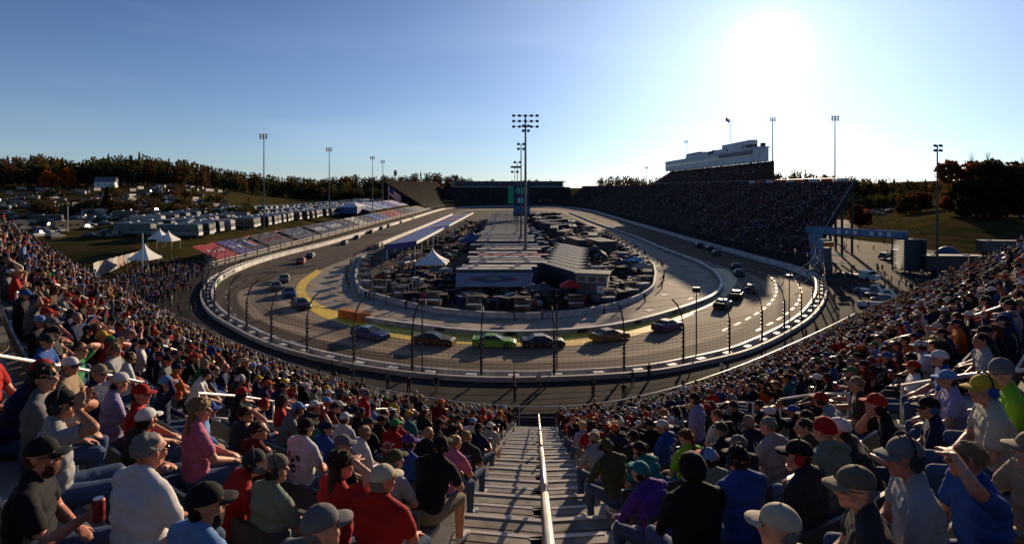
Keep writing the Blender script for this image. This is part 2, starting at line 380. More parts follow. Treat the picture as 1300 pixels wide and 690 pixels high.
# infield wall
fwl = empty('infield_wall', label='low pale wall separating pit road from the crowded infield', cat='wall')
fseg = resample(Fc[30:185], 1.2)
wallmb(fseg, .4, .8).build('concrete_wall', M('infield_wall_grey', (.42, .43, .44), .75, .25, 1), fwl)
# pit wall on the left straight
pw = resample(catmull([(-40.8, 168), (-40.6, 200), (-39.6, 280), (-39.2, 372)], 8), 3)
pwl = empty('pit_wall', label='long straight white pit wall beside the blue roofed pit building', cat='wall')
wallmb(pw, .6, 1.1).build('concrete_wall', wsteel, pwl)
# orange foam wall end
og = empty('wall_end_cushion', label='orange striped foam cushion at the left end of the inner wall', cat='crash cushion')
mb = MB(); e = Vector((*iwc[-1], 0)); e2 = Vector((*iwc[-5], 0)); d = (e-e2).normalized()
for k in range(5): mb.box(e+d*(.2-1.05*k)+Vector((0, 0, .56)), (1.0, 1.3, 1.1), math.atan2(d.y, d.x))
mb.build('cushion', M('orange_foam', (.52, .14, .02), .7, .3, 3), og)
# ------------------------------------------------------------------ near grandstand (curved bowl)
AX = R(2.53); ca_, sa_ = math.cos(AX), math.sin(AX)
NR = 27
SL = .366
def rowY(k, X):
    X = np.asarray(X, float); k = np.asarray(k, float)
    a = np.where(X < 0, 2+.474*np.maximum(k, -2), 2+.24*np.maximum(k, -2)); m = np.where(X < 0, 1.0, 1.1)
    return k+m*(np.sqrt(X*X+a*a)-a)
def b2w(x, y): return (x*ca_+y*sa_, -x*sa_+y*ca_)
def w2b(x, y): return (x*ca_-y*sa_, x*sa_+y*ca_)
def fz(k): return HC-1.7-SL*k
def edge(k, side): return -(31.1+(NR-k)*.687) if side < 0 else 29.2+.33*(NR-k)
def kat(x, y):
    X, Y = w2b(x, y); lo, hi = -6., 60.
    for _ in range(40):
        m = (lo+hi)/2
        if float(rowY(m, X)) < Y: lo = m
        else: hi = m
    return lo, X
def rowpt(k, X): return b2w(X, float(rowY(k, X)))
def rowdir(k, X):
    a = Vector((*rowpt(k, X-.05), 0)); b = Vector((*rowpt(k, X+.05), 0)); return (b-a).normalized()
def seatpix(px, py, e):   # the point of the rows' slope seen at this place, e metres above the treads
    u = (px-650)/F; v = (py-HY)/F; y = .5; pd = None
    while y < 90:
        k, X = kat(u*y, y); d = v*y-(1.7-e+SL*k)
        if pd is not None and pd < 0 <= d: return k, X, y
        pd = d; y += .04
    return None
ALS = [-.83, -.66, -.5, -.36, -.232, -.115]; ARS = [.13, .26, .40, .55, .72, .88]
def aisX(k, s): return s*abs(edge(k, -1 if s < 0 else 1))*(1.0)
def aisles(k):
    return [(-.95-.03, .88)]+[(aisX(k, s)-.5, aisX(k, s)+.5) for s in ALS+ARS]
PT, PH = 1.5, .60
ROWS = list(range(-2, 18))
def kr(n): return PH+PT*n
KF = kr(ROWS[-1])
stand = empty('grandstand', label='steep curved grandstand of aluminium benches filling the foreground, packed with spectators', cat='grandstand')
alu = M('tread_aluminium', (.15, .13, .115), .55, .3, 1.6, .1, spec=.4)
alud = M('riser_grey', (.16, .145, .135), .6, .3, 1.2)
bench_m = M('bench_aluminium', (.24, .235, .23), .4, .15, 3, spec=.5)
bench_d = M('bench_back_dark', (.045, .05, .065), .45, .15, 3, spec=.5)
mbt, mbr = MB(), MB()
for n in ROWS:
    k = kr(n)
    for side in (-1, 1):
        X = np.linspace(0, edge(k, side), 46)
        fa = [b2w(x, y) for x, y in zip(X, rowY(k-PT/2, X))]; fb = [b2w(x, y) for x, y in zip(X, rowY(k+PT/2, X))]
        strip(fa, fb, fz(k), fz(k), mbt)
        if n < ROWS[-1]: strip(fb, fb, fz(k), fz(k+PT), mbr)
tag(mbt.build('tread', alu, stand), kind='stuff'); tag(mbr.build('riser', alud, stand), kind='stuff')
# front fascia wall and end walls
mb = MB()
for side in (-1, 1):
    X = np.linspace(0, edge(KF, side), 40); f_ = [b2w(x, y) for x, y in zip(X, rowY(KF+PT/2, X))]
    strip(f_, f_, fz(KF)+.02, -.05, mb)
    pts = [b2w(edge(kr(n), side), float(rowY(kr(n)+PT/2, edge(kr(n), side)))) for n in ROWS]
    for i in range(len(pts)-1):
        z1 = z2 = fz(kr(ROWS[i+1]))-.01
        mb.quad((*pts[i], z1), (*pts[i+1], z2), (*pts[i+1], -.05), (*pts[i], -.05))
mb.build('fascia_wall', M('fascia_concrete', (.20, .18, .165), .85, .3, .6, .15), stand)
# benches: seat plank and back plank per row and section
seat_mb_far = MB(); back_mb_far = MB(); npart = 0
def secs(k):
    cut = sorted(aisles(k)); L_, R_ = edge(k, -1)+.1, edge(k, 1)-.1; out = []; a = L_
    for c0, c1 in cut:
        if c0 > a+.6: out.append((a, c0))
        a = max(a, c1)
    if R_ > a+.6: out.append((a, R_))
    return out
def plank(k, xa, xb, off, z0, h, wd, mb):
    n_ = max(3, int((xb-xa)/.8)+2); X = np.linspace(xa, xb, n_); Y = rowY(k, X); c = np.array([b2w(x, y) for x, y in zip(X, Y)])
    c = offs(c, off) if off else c
    return wallmb(c, wd, h, z0, False, mb)
for n in ROWS[1:]:
    k = kr(n)
    for (xa, xb) in secs(k):
        near = k <= 14 and abs((xa+xb)/2) < 22
        zs = fz(k)
        if near:
            s_ = plank(k, xa, xb, .02, zs+.32, .045, .34, None).build('bench_seat', bench_m, stand)
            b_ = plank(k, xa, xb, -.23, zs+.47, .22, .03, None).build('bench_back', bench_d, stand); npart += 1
            X = np.arange(xa+.25, xb, 1.4)
            for x in X:
                mbx = MB(); p = rowpt(k, x); mbx.box((p[0], p[1], zs+.158), (.05, .26, .315)); d_ = rowdir(k, x); nn = Vector((-d_.y, d_.x, 0)); q0 = Vector((*p, 0))-nn*.205; q0 = q0+nn*.02; mbx.bar((q0.x, q0.y, zs+.67), (p[0]-nn.x*.12, p[1]-nn.y*.12, zs+.30), .04, .03)
                if k < 8: mbx.build('bench_bracket', alud, stand)
        else:
            plank(k, xa, xb, .02, zs+.32, .045, .34, seat_mb_far); plank(k, xa, xb, -.23, zs+.47, .22, .03, back_mb_far)
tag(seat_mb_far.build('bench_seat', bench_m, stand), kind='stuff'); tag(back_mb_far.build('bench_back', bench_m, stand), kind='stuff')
# aisle half-steps in the centre aisle: each a slab
stp = M('step_concrete', (.27, .235, .20), .7, .5, 2.6, .15)
stp2 = M('step_plank_dark', (.20, .172, .145), .7, .35, 2.2, .15)
nos = M('step_nosing', (.55, .49, .42), .5, .2, 3)
cut = [-.96, .86]
HR = SL*PT/2
for n in ROWS[1:-1]:
    k = kr(n)
    for (x0, x1) in ((-.96, .045), (.095, .86)):
        kk = k+PT/2+.045
        mb = MB(); c = np.array([b2w(x, float(rowY(kk+.33, x))) for x in (x0, x1)])
        o = None
        for q_, off_ in enumerate((-.25, .0, .25)):
            mb = MB(); wallmb(offs(c, off_), .235, HR-.004*(q_ == 1), fz(k+PT)-.002, False, mb); ob = mb.build('step_plank', stp if q_ != 1 else stp2, o or stand); o = o or ob
        mb = MB(); c0 = np.array([b2w(x, float(rowY(k-PT/2+.37, x))) for x in (x0, x1)])
        for q_ in range(4): m5 = MB(); wallmb(offs(c0, .47+.17*q_), .15, .012+.003*(q_ % 2), fz(k), False, m5); tpk = m5.build('tread_plank', (stp, stp2)[(q_+n) % 2], stand)
        m5 = MB(); wallmb(offs(c0, .47+.17*3+.075), .05, .02, fz(k), False, m5); m5.build('step_nosing', nos, tpk)
        mb = MB(); wallmb(offs(c, .345), .06, .012, fz(k+PT)+HR-.002, False, mb); mb.build('step_nosing', nos, o)
# handrails
rail_m = M('handrail_galvanised', (.66, .62, .56), .38, .15, 3, metal=.3, spec=.5)
rail_g = M('handrail_dark', (.30, .28, .26), .4, .2, 3, metal=.3)
def rail(pts, r, mat, posts=True, hgt=.9, name='handrail'):
    mb = MB(); mb.tube(pts, r, 10); o = mb.build(name, mat, stand, True)
    if posts:
        for p in (pts[1], pts[-2]):
            m2 = MB(); m2.tube([p, (p[0], p[1], p[2]-hgt)], r*.9, 8); m2.build('rail_post', mat, o, True)
    return o
def rp(k, X, h): x, y = rowpt(k, X); return (x, y, fz(k)+h)
k = 1.2
while k < 26:
    L_ = 3.6 if k < 1.5 else 3.9
    ke = min(k+L_, 26.6)
    rail([rp(k, .07, .25), rp(k+.05, .07, .88), rp((k+ke)/2, .07, .9), rp(ke-.05, .07, .88), rp(ke, .07, .25)], .028, rail_m, False)
    for kk in (k+.1, (k+ke)/2, ke-.1):
        m2 = MB(); a_ = rp(kk, .07, .88); m2.tube([a_, (a_[0], a_[1], a_[2]-.88)], .026, 8); m2.build('rail_post', rail_g, stand, True)
    k = ke+.35
def aisle_rails(s, kstart, seglen, gap, r=.022, k1=26):
    k = kstart
    while k+seglen < k1:
        f_ = lambda kk, h: rp(kk, aisX(kk, s)+.05, h)
        rail([f_(k, .2), f_(k+.05, .86), f_(k+seglen/2, .9), f_(k+seglen-.05, .88), f_(k+seglen, .25)], r, rail_m, True, .85)
        if k < 14: rail([f_(k+.1, .5), f_(k+seglen/2, .5), f_(k+seglen-.1, .5)], r*.8, rail_m, False, name='lower_rail')
        k += seglen+gap
for s in ALS+ARS:
    aisle_rails(s, 2.3 if abs(s) < .2 else 2.0+3*rnd.random(), 2.6, 1.3)
# ------------------------------------------------------------------ people: one continuous body per pose
from mathutils import noise as mnoise
SHIRT, TROU, SKIN, SLEEVE, SHOE, SHIN, EYE, LIP = range(8)
def V(*a): return Vector(a)
class Body:
    def __init__(s): s.p = []; s.pl = []      # (kind, data, label); planes where cloth ends
    def cap(s, a, b, ra, rb, lab): s.p.append(('c', Vector(a), Vector(b), ra, rb, lab))
    def ell(s, c, r, lab, rot=None): s.p.append(('e', Vector(c), r, rot or Matrix.Identity(3), lab))
    def chain(s, pts, rr, lab):
        for i in range(len(pts)-1): s.cap(pts[i], pts[i+1], rr[i], rr[i+1], lab)
def ik(S, H, pole, l1, l2):
    d = H-S; L = min(d.length, (l1+l2)*.995); d.normalize(); a = math.acos(max(-1, min(1, (l1*l1+L*L-l2*l2)/(2*l1*L))))
    pv = (pole-d*pole.dot(d)).normalized(); E_ = S+d*math.cos(a)*l1+pv*math.sin(a)*l1
    return E_, S+d*L
def hand(b, H, f, n, side, curl=.35):
    f = f.normalized(); n = (n-f*n.dot(f)).normalized(); s_ = f.cross(n)*side
    rot = Matrix((s_*side, f, n)).transposed()
    b.ell(H+f*.045, (.040, .052, .016), SKIN, rot)
    L = [.066, .076, .071, .055]
    for i in range(4):
        q = H+f*.082+s_*(.031-.0207*i); ca, sb = curl*.6+.05*i, 0
        for seg in range(3):
            l_ = L[i]*(.45, .32, .26)[seg]; d = (f*math.cos(ca)+n*math.sin(ca)).normalized(); q2 = q+d*l_
            b.cap(q, q2, .0092-.0006*seg, .0087-.0006*seg, SKIN); q = q2; ca += curl
    t0 = H+f*.025+s_*.034; t1 = t0+(f*.75+s_*.6+n*.25).normalized()*.04; t2 = t1+(f*.9+s_*.15+n*.3).normalized()*.032
    b.chain([t0, t1, t2], [.0125, .0105, .009], SKIN)
def make_body(lean=.08, yaw=0, pitch=0, arms=('rest', 'rest'), stand_=False, spread=.12, fat=1.0, hup=0):
    b = Body(); hz = .52 if not stand_ else .93
    Rl = Matrix.Rotation(-lean, 3, 'X'); piv = V(0, 0, hz)
    U = lambda x, y, z: Rl @ V(x, y, z)+piv
    fw = fat
    b.ell(V(0, -.01, hz), (.168*fw, .125, .115), TROU)
    b.cap(U(-.055, 0, .07), U(.055, 0, .07), .122*fw, .122*fw, SHIRT)
    b.cap(U(-.065, .01, .17), U(.065, .01, .17), .124*fw, .124*fw, SHIRT)
    b.cap(U(-.085, 0, .29), U(.085, 0, .29), .118*fw, .118*fw, SHIRT)
    b.cap(U(-.10, -.005, .39), U(.10, -.005, .39), .110*fw, .110*fw, SHIRT)
    b.cap(U(-.15, 0, .478), U(.15, 0, .478), .070, .070, SHIRT)
    nb = U(0, 0, .53); hd = nb+Rl @ V(0, .035, .138+hup)
    b.cap(U(-.13, -.005, .50), U(-.02, -.012, .565), .058, .048, SHIRT); b.cap(U(.13, -.005, .50), U(.02, -.012, .565), .058, .048, SHIRT)
    b.cap(U(0, .022, .575), hd+V(0, -.012, -.03), .053, .053, SKIN)
    Rh = Matrix.Rotation(yaw, 3, 'Z') @ Matrix.Rotation(pitch, 3, 'X')
    Hm = lambda x, y, z: hd+Rh @ V(x, y, z)
    b.ell(Hm(0, -.008, .03), (.076, .094, .088), SKIN, Rh); b.ell(Hm(0, .022, -.035), (.058, .070, .080), SKIN, Rh)
    b.ell(Hm(0, .06, -.088), (.030, .026, .024), SKIN, Rh); b.cap(Hm(-.04, .02, -.07), Hm(.04, .02, -.07), .027, .027, SKIN)
    b.cap(Hm(0, .086, .012), Hm(0, .106, -.022), .010, .0145, SKIN); b.cap(Hm(-.035, .077, .028), Hm(.035, .077, .028), .013, .013, SKIN)
    b.cap(Hm(-.018, .086, -.053), Hm(.018, .086, -.053), .008, .008, LIP)
    for sx in (-1, 1):
        b.ell(Hm(sx*.031, .079, .008), (.013, .011, .008), EYE, Rh)
        b.ell(Hm(sx*.078, -.008, -.003), (.010, .020, .031), SKIN, Rh)
        b.ell(Hm(sx*.045, .06, -.025), (.024, .022, .022), SKIN, Rh)
        # legs
        hip = V(sx*.095*fw, .02, hz-.01)
        if stand_:
            kn = V(sx*.11, .03, .50); an = V(sx*.12, 0, .09)
        else:
            kn = V(sx*(spread+.02), .44, .50); an = V(sx*(spread+.03), .40, .10)
        b.chain([hip, hip.lerp(kn, .55), kn], [.098*fw, .078, .062], TROU); b.chain([kn, kn.lerp(an, .35)+V(0, -.012, 0), an], [.060, .058, .042], SHIN)
        b.cap(an+V(0, -.02, -.035), an+V(sx*.02, .14, -.045), .042, .038, SHOE)
        # arms
        S = U(sx*.19, 0, .470); kind = arms[0 if sx < 0 else 1]; pole = V(sx*1, -.3, -.6)
        if kind == 'rest': H = V(sx*.10, .33, hz+.11); pole = V(sx*.8, -.6, -.5); f = V(-sx*.2, 1, -.25); n_ = V(0, 0, -1)
        elif kind == 'lap': H = V(sx*.04, .27, hz+.13); pole = V(sx*1, -.4, -.5); f = V(-sx*.8, .6, -.1); n_ = V(0, -.2, -1)
        elif kind == 'knee': H = kn+V(-sx*.05, .06, .09); pole = V(sx*.8, 0, -1); f = V(-sx*.7, .7, -.3); n_ = V(0, -.3, -1)
        elif kind == 'shade': H = Hm(sx*.105, .075, .055); pole = V(sx*1.2, .25, -.25); f = Rh @ V(-sx*.95, .45, .12); n_ = V(0, 0, -1)
        elif kind == 'phone': H = Hm(sx*.075, .24, .02); pole = V(sx*1, 0, -.7); f = V(-sx*.25, .1, 1); n_ = V(-sx*1, -.6, 0)
        elif kind == 'binoc': H = Hm(sx*.085, .13, -.03); pole = V(sx*1, .1, -.55); f = V(-sx*.3, .15, 1); n_ = V(-sx*1, .1, 0)
        elif kind == 'can': H = V(sx*.13, .34, hz+.27); pole = V(sx*1, -.7, -.6); f = V(-sx*.35, 1, .15); n_ = V(-sx*1, 0, 0)
        elif kind == 'cross': H = U(-sx*.07, .17, .27); pole = V(sx*1, -.1, -.7); f = V(-sx*1, -.15, .1); n_ = V(0, -1, 0)
        elif kind == 'out': H = V(sx*.40, .38, hz+.2); pole = V(sx*1, -.3, -.8); f = V(sx*.5, 1, -.1); n_ = V(0, 0, -1)
        elif kind == 'chin': H = Hm(sx*.035, .10, -.13); pole = V(sx*.6, .3, -1); f = V(-sx*.2, .2, 1); n_ = V(0, -1, .2)
        elif kind == 'down': H = V(sx*.25, .03, .83); pole = V(sx*.2, -1, 0); f = V(0, .1, -1); n_ = V(-sx*1, 0, 0)
        E_, H = ik(S, H, pole, .285, .255)
        m_ = S.lerp(E_, .62); b.pl.append((m_, (E_-S).normalized()))
        b.chain([S, S.lerp(E_, .3), m_], [.067, .064, .061], SHIRT); b.chain([m_, E_], [.046, .042], SLEEVE)
        b.chain([E_, E_.lerp(H, .3), H], [.043, .041, .027], SLEEVE if kind != 'zz' else SKIN)
        fd = (H-E_).normalized()
        hand(b, H-fd*.01, f*.6+fd*.5 if kind in ('rest', 'lap', 'knee', 'down', 'out', 'cross') else f, n_, -sx, .75 if kind == 'can' else .3)
    return b, Matrix.Translation(hd) @ Rh.to_4x4()
def cap_mesh(a, b, ra, rb, mb, n=12):
    d = b-a; L = d.length; q = (d.to_track_quat('Z', 'Y') if L > 1e-5 else Euler((0, 0, 0)).to_quaternion()).to_matrix(); rings = []
    for t in (-1.0, -.8, -.45, 0): c = math.sqrt(max(0, 1-t*t)); rings.append([a+q @ V(max(c, .05)*ra*math.cos(2*math.pi*j/n), max(c, .05)*ra*math.sin(2*math.pi*j/n), t*ra) for j in range(n)])
    for t in (0, .45, .8, 1.0): c = math.sqrt(max(0, 1-t*t)); rings.append([a+q @ V(max(c, .05)*rb*math.cos(2*math.pi*j/n), max(c, .05)*rb*math.sin(2*math.pi*j/n), L+t*rb) for j in range(n)])
    mb.loft(rings)
def body_mesh(b, voxel, name='body', wr=.0045):
    mb = MB()
    for p in b.p:
        if p[0] == 'c': cap_mesh(p[1], p[2], p[3], p[4], mb)
        else:
            rings = []
            for t in np.linspace(-1, 1, 10):
                ph = t*math.pi/2; c = max(math.cos(ph), .04)
                rings.append([p[1]+p[3] @ V(p[2][0]*c*math.cos(a), p[2][1]*c*math.sin(a), p[2][2]*math.sin(ph)) for a in np.linspace(0, 2*math.pi, 17)[:-1]])
            mb.loft(rings)
    me = mb.mesh('tmp', []); o = bpy.data.objects.new('tmp', me); C.objects.link(o)
    rm = o.modifiers.new('r', 'REMESH'); rm.mode = 'VOXEL'; rm.voxel_size = voxel
    sm = o.modifiers.new('s', 'SMOOTH'); sm.factor = .5; sm.iterations = 2
    dg = bpy.context.evaluated_depsgraph_get(); m2 = bpy.data.meshes.new_from_object(o.evaluated_get(dg)); bpy.data.objects.remove(o); bpy.data.meshes.remove(me)
    nv = len(m2.vertices); co = np.empty(nv*3); m2.vertices.foreach_get('co', co); co = co.reshape(-1, 3)
    nf = len(m2.polygons); ce = np.empty(nf*3); m2.polygons.foreach_get('center', ce); ce = ce.reshape(-1, 3)
    def lab(pts):
        best = np.full(len(pts), 9.); L_ = np.zeros(len(pts), int)
        for p in b.p:
            if p[0] == 'c':
                a = np.array(p[1]); d = np.array(p[2])-a; t = np.clip((pts-a) @ d/max(d @ d, 1e-9), 0, 1)
                ds = np.linalg.norm(pts-a-t[:, None]*d, axis=1)-(p[3]+t*(p[4]-p[3])); l_ = p[5]
            else:
                q = (pts-np.array(p[1])) @ np.array(p[3]); r_ = np.array(p[2]); k_ = np.linalg.norm(q/r_, axis=1); ds = (k_-1)*r_.min()*1.15; l_ = p[4]
            if l_ in (EYE, LIP): ds = ds-.0025
            s_ = ds < best; best[s_] = ds[s_]; L_[s_] = l_
        return L_
    lf = lab(ce); lv = lab(co)
    fv = [list(p.vertices) for p in m2.polygons]; sides = [set() for _ in range(nv)]
    for i_, vs_ in enumerate(fv):
        for q_ in vs_: sides[q_].add(int(lf[i_]))
    for q_ in range(nv):
        if SHIRT in sides[q_] and (SLEEVE in sides[q_]):
            p_ = Vector(co[q_]); c_ = min(b.pl, key=lambda t: (t[0]-p_).length)
            if (c_[0]-p_).length < .11: p_ = p_-c_[1]*((p_-c_[0]).dot(c_[1])); co[q_] = p_
    nr = np.empty(nv*3); m2.vertices.foreach_get('normal', nr); nr = nr.reshape(-1, 3)
    cl = np.isin(lv, (SHIRT, TROU, SHIN))
    dsp = np.zeros(nv); sd = rnd.random()*50
    for i in np.nonzero(cl)[0]:
        x, y, z = co[i]; v_ = mnoise.noise((x*9+z*5+sd, y*9-z*4, z*16-x*7)); v2 = mnoise.noise((x*22+sd, y*22, z*30+x*9))
        dsp[i] = wr*(1-2.2*abs(v_))*(.5+.5*abs(nr[i][1]))+.0009*v2
    co = co+nr*dsp[:, None]; m2.vertices.foreach_set('co', co.ravel())
    for k in range(8): m2.materials.append(None)
    m2.polygons.foreach_set('material_index', lf); m2.polygons.foreach_set('use_smooth', [True]*nf); m2.name = name; m2.update()
    return m2
POSES = {}
PD = dict(rest=dict(), restR=dict(yaw=-.5, lean=.02, spread=.10), restL=dict(yaw=.45, lean=.10, arms=('lap', 'lap')), lean=dict(lean=.42, arms=('knee', 'knee'), pitch=.1, yaw=-.15, spread=.16),
    shadeR=dict(yaw=-.2, arms=('rest', 'shade')), shadeL=dict(yaw=-.35, arms=('shade', 'lap'), lean=.14), phone=dict(arms=('phone', 'phone'), yaw=-.1), binoc=dict(arms=('binoc', 'binoc'), yaw=-.35, lean=.03),
    cross=dict(arms=('cross', 'cross'), lean=-.06, fat=1.12, yaw=-.3), can=dict(arms=('lap', 'can'), yaw=-.25, fat=1.08), out=dict(arms=('lap', 'out'), lean=.2, yaw=-.4), chin=dict(arms=('lap', 'chin'), lean=.3, yaw=-.6),
    standing=dict(stand_=True, arms=('down', 'down'), lean=.02, yaw=-.3), standsh=dict(stand_=True, arms=('down', 'shade'), lean=.0, yaw=-.3))
for nm, kw in PD.items():
    b, hm = make_body(**kw); POSES[nm] = (body_mesh(b, .0100), hm)
# ---- head wear, all in the head's own frame (facing +Y)
def shell(rx, ry, rz, cz, z0, z1, n=20, m_=8, cy=0, tuck=0, nz=0, open_front=None, seed=0):
    mb = MB(); rings = []
    for i in range(m_+1):
        t = z0+(z1-z0)*i/m_; c = math.sqrt(max(0.0, 1-t*t)); c = max(c, .03); ring = []
        for j in range(n):
            a = 2*math.pi*j/n; x, y, z = rx*c*math.cos(a), ry*c*math.sin(a)+cy, rz*t+cz
            if nz: q = mnoise.noise((x*28+seed, y*28, z*28))*nz; x *= 1+q*8; y *= 1+q*8; z += q*.6
            ring.append((x, y, z))
        rings.append(ring)
    mb.loft(rings, True); return mb
def caps():
    d = {}
    mb = shell(.081, .101, .090, .034, -.05, 1, 24, 8, cy=-.007)
    d['crown'] = mb.mesh('cap', [], True)
    mb = MB(); top = []; bot = []; n = 13
    for i in range(n):
        a = math.pi*(i/(n-1)); x = .072*math.cos(a); y0 = .072+.022*math.sin(a); 
        for q, r_ in enumerate((0, .5, 1)): top.append((x*(1+.08*r_), y0+r_*.075*math.sin(a)**.55, .036-.014*r_-.16*abs(x)**1.4))
    vs_ = top+[(x, y, z-.006) for x, y, z in top]; fs = []
    for i in range(n-1):
        for q in range(2): a = i*3+q; fs += [(a, a+1, a+4, a+3), (a+3+39, a+4+39, a+1+39, a+39)]
        a = i*3+2; fs.append((a, a+39, a+42, a+3))
    mb.add(vs_, fs); d['brim'] = mb.mesh('brim', [], True)
    mb = MB(); mb.box((0, -.007, .125), (.014, .014, .008)); d['button'] = mb.mesh('button', [])
    d['hair_short'] = shell(.0785, .094, .092, .036, -.35, 1, 30, 12, cy=-.021, nz=.022).mesh('hair', [], True)
    mb = shell(.077, .052, .085, -.002, -.8, .3, 18, 6, cy=-.042, nz=.03); d['hair_back'] = mb.mesh('hair', [], True)
    mb = shell(.090, .106, .10, .034, -.2, 1, 24, 9, cy=-.016, nz=.05); 
    rings = []
    for i in range(8):
        t = i/7; r_ = .088*(1+.25*math.sin(t*2.2)); ring = []
        for j in range(16):
            a = 2*math.pi*j/16; x = r_*math.cos(a); y = -.055+.05*math.sin(a)-.02*t; z = .04-.27*t; q = 1+.25*mnoise.noise((x*30, y*30, z*14)); ring.append((x*q, y, z))
        rings.append(ring)
    mb.loft(rings); d['hair_long'] = mb.mesh('hair', [], True)
    mb = shell(.085, .103, .096, .034, -.2, 1, 24, 8, cy=-.014, nz=.03); rings = []
    for i in range(9):
        t = i/8; p = V(0, -.10-.045*math.sin(t*2.4), .04-.22*t); r_ = .028*(1-.45*t)+.004; rings.append([p+V(r_*math.cos(a), r_*math.sin(a), 0) for a in np.linspace(0, 6.283, 11)[:-1]])
    mb.loft(rings); d['ponytail'] = mb.mesh('hair', [], True)
    mb = MB(); n = 28; rings = []
    for r_, z in ((.080, .03), (.115, .030), (.155, .034), (.180, .050), (.178, .056), (.155, .042), (.115, .038), (.082, .042), (.078, .10), (.064, .135), (.03, .142)):
        rings.append([(r_*math.cos(a)*(.9), r_*math.sin(a)*1.12, z+(.055*(abs(math.cos(a))**2)*max(0, r_-.1)/.08 if r_ > .1 else 0)-(.02*abs(math.sin(a)) if .0 < r_ < .07 else 0)) for a in np.linspace(0, 2*math.pi, n+1)[:-1]])
    mb.loft(rings); d['straw'] = mb.mesh('straw_hat', [], True)
    mb = MB(); mb.tube([(.088*math.cos(a), -.005, .035+.112*math.sin(a)) for a in np.linspace(-.15, math.pi+.15, 15)], .008, 6); d['band'] = mb.mesh('headband', [], True)
    mb = MB()
    for sx in (-1,1):
        rings = [[V(sx*(.076+w_), .036*k_*math.cos(a)-.005, .043*k_*math.sin(a)) for a in np.linspace(0, 2*math.pi, 15)[:-1]] for w_, k_ in ((0, .9), (.004, 1), (.026, 1), (.036, .75))]
        mb.loft(rings if sx > 0 else [r_[::-1] for r_ in rings])
        d['cupR' if sx > 0 else 'cupL'] = mb.mesh('ear_cup', [], True); mb = MB()
    mb = shell(.10, .118, .118, .03, -.85, 1, 24, 12, cy=-.02, nz=.012); d['hood'] = mb.mesh('hood', [], True)
    mb = shell(.084, .103, .105, .035, -.22, 1, 22, 8, cy=-.008, nz=.006); d['beanie'] = mb.mesh('knit_hat', [], True)
    mb = MB(); mb.tube([(.0805*math.cos(a), .1*math.sin(a)-.004, .012) for a in np.linspace(.0, math.pi, 13)], .003, 4)
    for sx in (-1, 1):
        mb.loft([[V(sx*.034+.026*math.cos(a), yy-.012*abs(math.cos(a)) , .006+.019*math.sin(a)) for a in np.linspace(0, 2*math.pi, 11)[:-1]] for yy in (.094, .100)])
    d['glasses'] = mb.mesh('sunglasses', [], True)
    mb = shell(.058, .05, .07, -.075, -1, .4, 16, 8, cy=.045, nz=.03); d['beard'] = mb.mesh('beard', [], True)
    return d
HW = caps()
def cmat(name, col, rough=.85): return M(name, col, rough, .09, 7, .10, spec=.15, detail=2)
PAL = dict(black=(.012, .012, .014), charcoal=(.035, .036, .04), grey=(.16, .16, .165), lightgrey=(.36, .36, .37), white=(.72, .70, .70), red=(.42, .018, .016), maroon=(.13, .012, .016), navy=(.014, .022, .07),
    blue=(.03, .09, .34), lightblue=(.16, .30, .58), teal=(.02, .19, .21), green=(.03, .22, .07), limegreen=(.24, .55, .03), olive=(.07, .075, .035), sage=(.20, .26, .20), orange=(.62, .13, .02), yellow=(.68, .42, .04),
    purple=(.11, .035, .26), lavender=(.36, .32, .52), pink=(.60, .16, .26), brown=(.09, .05, .03), tan=(.34, .25, .16), cream=(.55, .48, .36), denim=(.06, .10, .19), khaki=(.28, .22, .14), camouflage=(.14, .13, .09))
for _k in PAL: PAL[_k] = tuple(q*.74 for q in PAL[_k])
def fab(c, kind='cloth'): return cmat(f'{c}_{kind}', PAL[c])
def printed(c, k, ink):     # a shirt with a flat print between the shoulder blades
    nm = f'{c}_shirt_print_{k}_{ink}'
    if nm in MATS: return MATS[nm]
    m = cmat(nm, PAL[c]); t = m.node_tree; n = t.nodes; l = t.links; b = n['Principled BSDF']
    src = b.inputs['Base Color'].links[0].from_socket; tcn = n.new('ShaderNodeTexCoord'); sx = n.new('ShaderNodeSeparateXYZ'); l.new(tcn.outputs['Object'], sx.inputs[0])
    def mm(op, a, v, a2=None):
        q = n.new('ShaderNodeMath'); q.operation = op; l.new(a, q.inputs[0])
        if a2 is not None: l.new(a2, q.inputs[1])
        elif v is not None: q.inputs[1].default_value = v
        return q.outputs[0]
    ax = mm('ABSOLUTE', sx.outputs[0], None); hw, z0, z1 = ((.13, .84, .93), (.11, .72, .95), (.15, .78, .96))[k]
    mk_ = mm('MULTIPLY', mm('LESS_THAN', ax, hw), None, mm('MULTIPLY', mm('GREATER_THAN', sx.outputs[2], z0), None, mm('MULTIPLY', mm('LESS_THAN', sx.outputs[2], z1), None, mm('LESS_THAN', sx.outputs[1], .0))))
    no = n.new('ShaderNodeTexNoise'); no.inputs['Scale'].default_value = (42, 18, 26)[k]; no.inputs['Detail'].default_value = 1; l.new(tcn.outputs['Object'], no.inputs[0])
    mk_ = mm('MULTIPLY', mk_, None, mm('GREATER_THAN', no.outputs['Fac'], (.5, .48, .53)[k]))
    mx = n.new('ShaderNodeMix'); mx.data_type = 'RGBA'; l.new(mk_, mx.inputs['Factor']); l.new(src, mx.inputs['A']); mx.inputs['B'].default_value = (*PAL[ink], 1); l.new(mx.outputs['Result'], b.inputs['Base Color'])
    return m
SKINS = [M('skin_fair', (.50, .235, .14), .55, .15, 14, .15, spec=.35), M('skin_tan', (.38, .16, .085), .55, .15, 14, .15, spec=.35), M('skin_ruddy', (.46, .165, .10), .55, .15, 14, .15, spec=.35), M('skin_brown', (.16, .075, .045), .55, .15, 14, .15, spec=.35)]
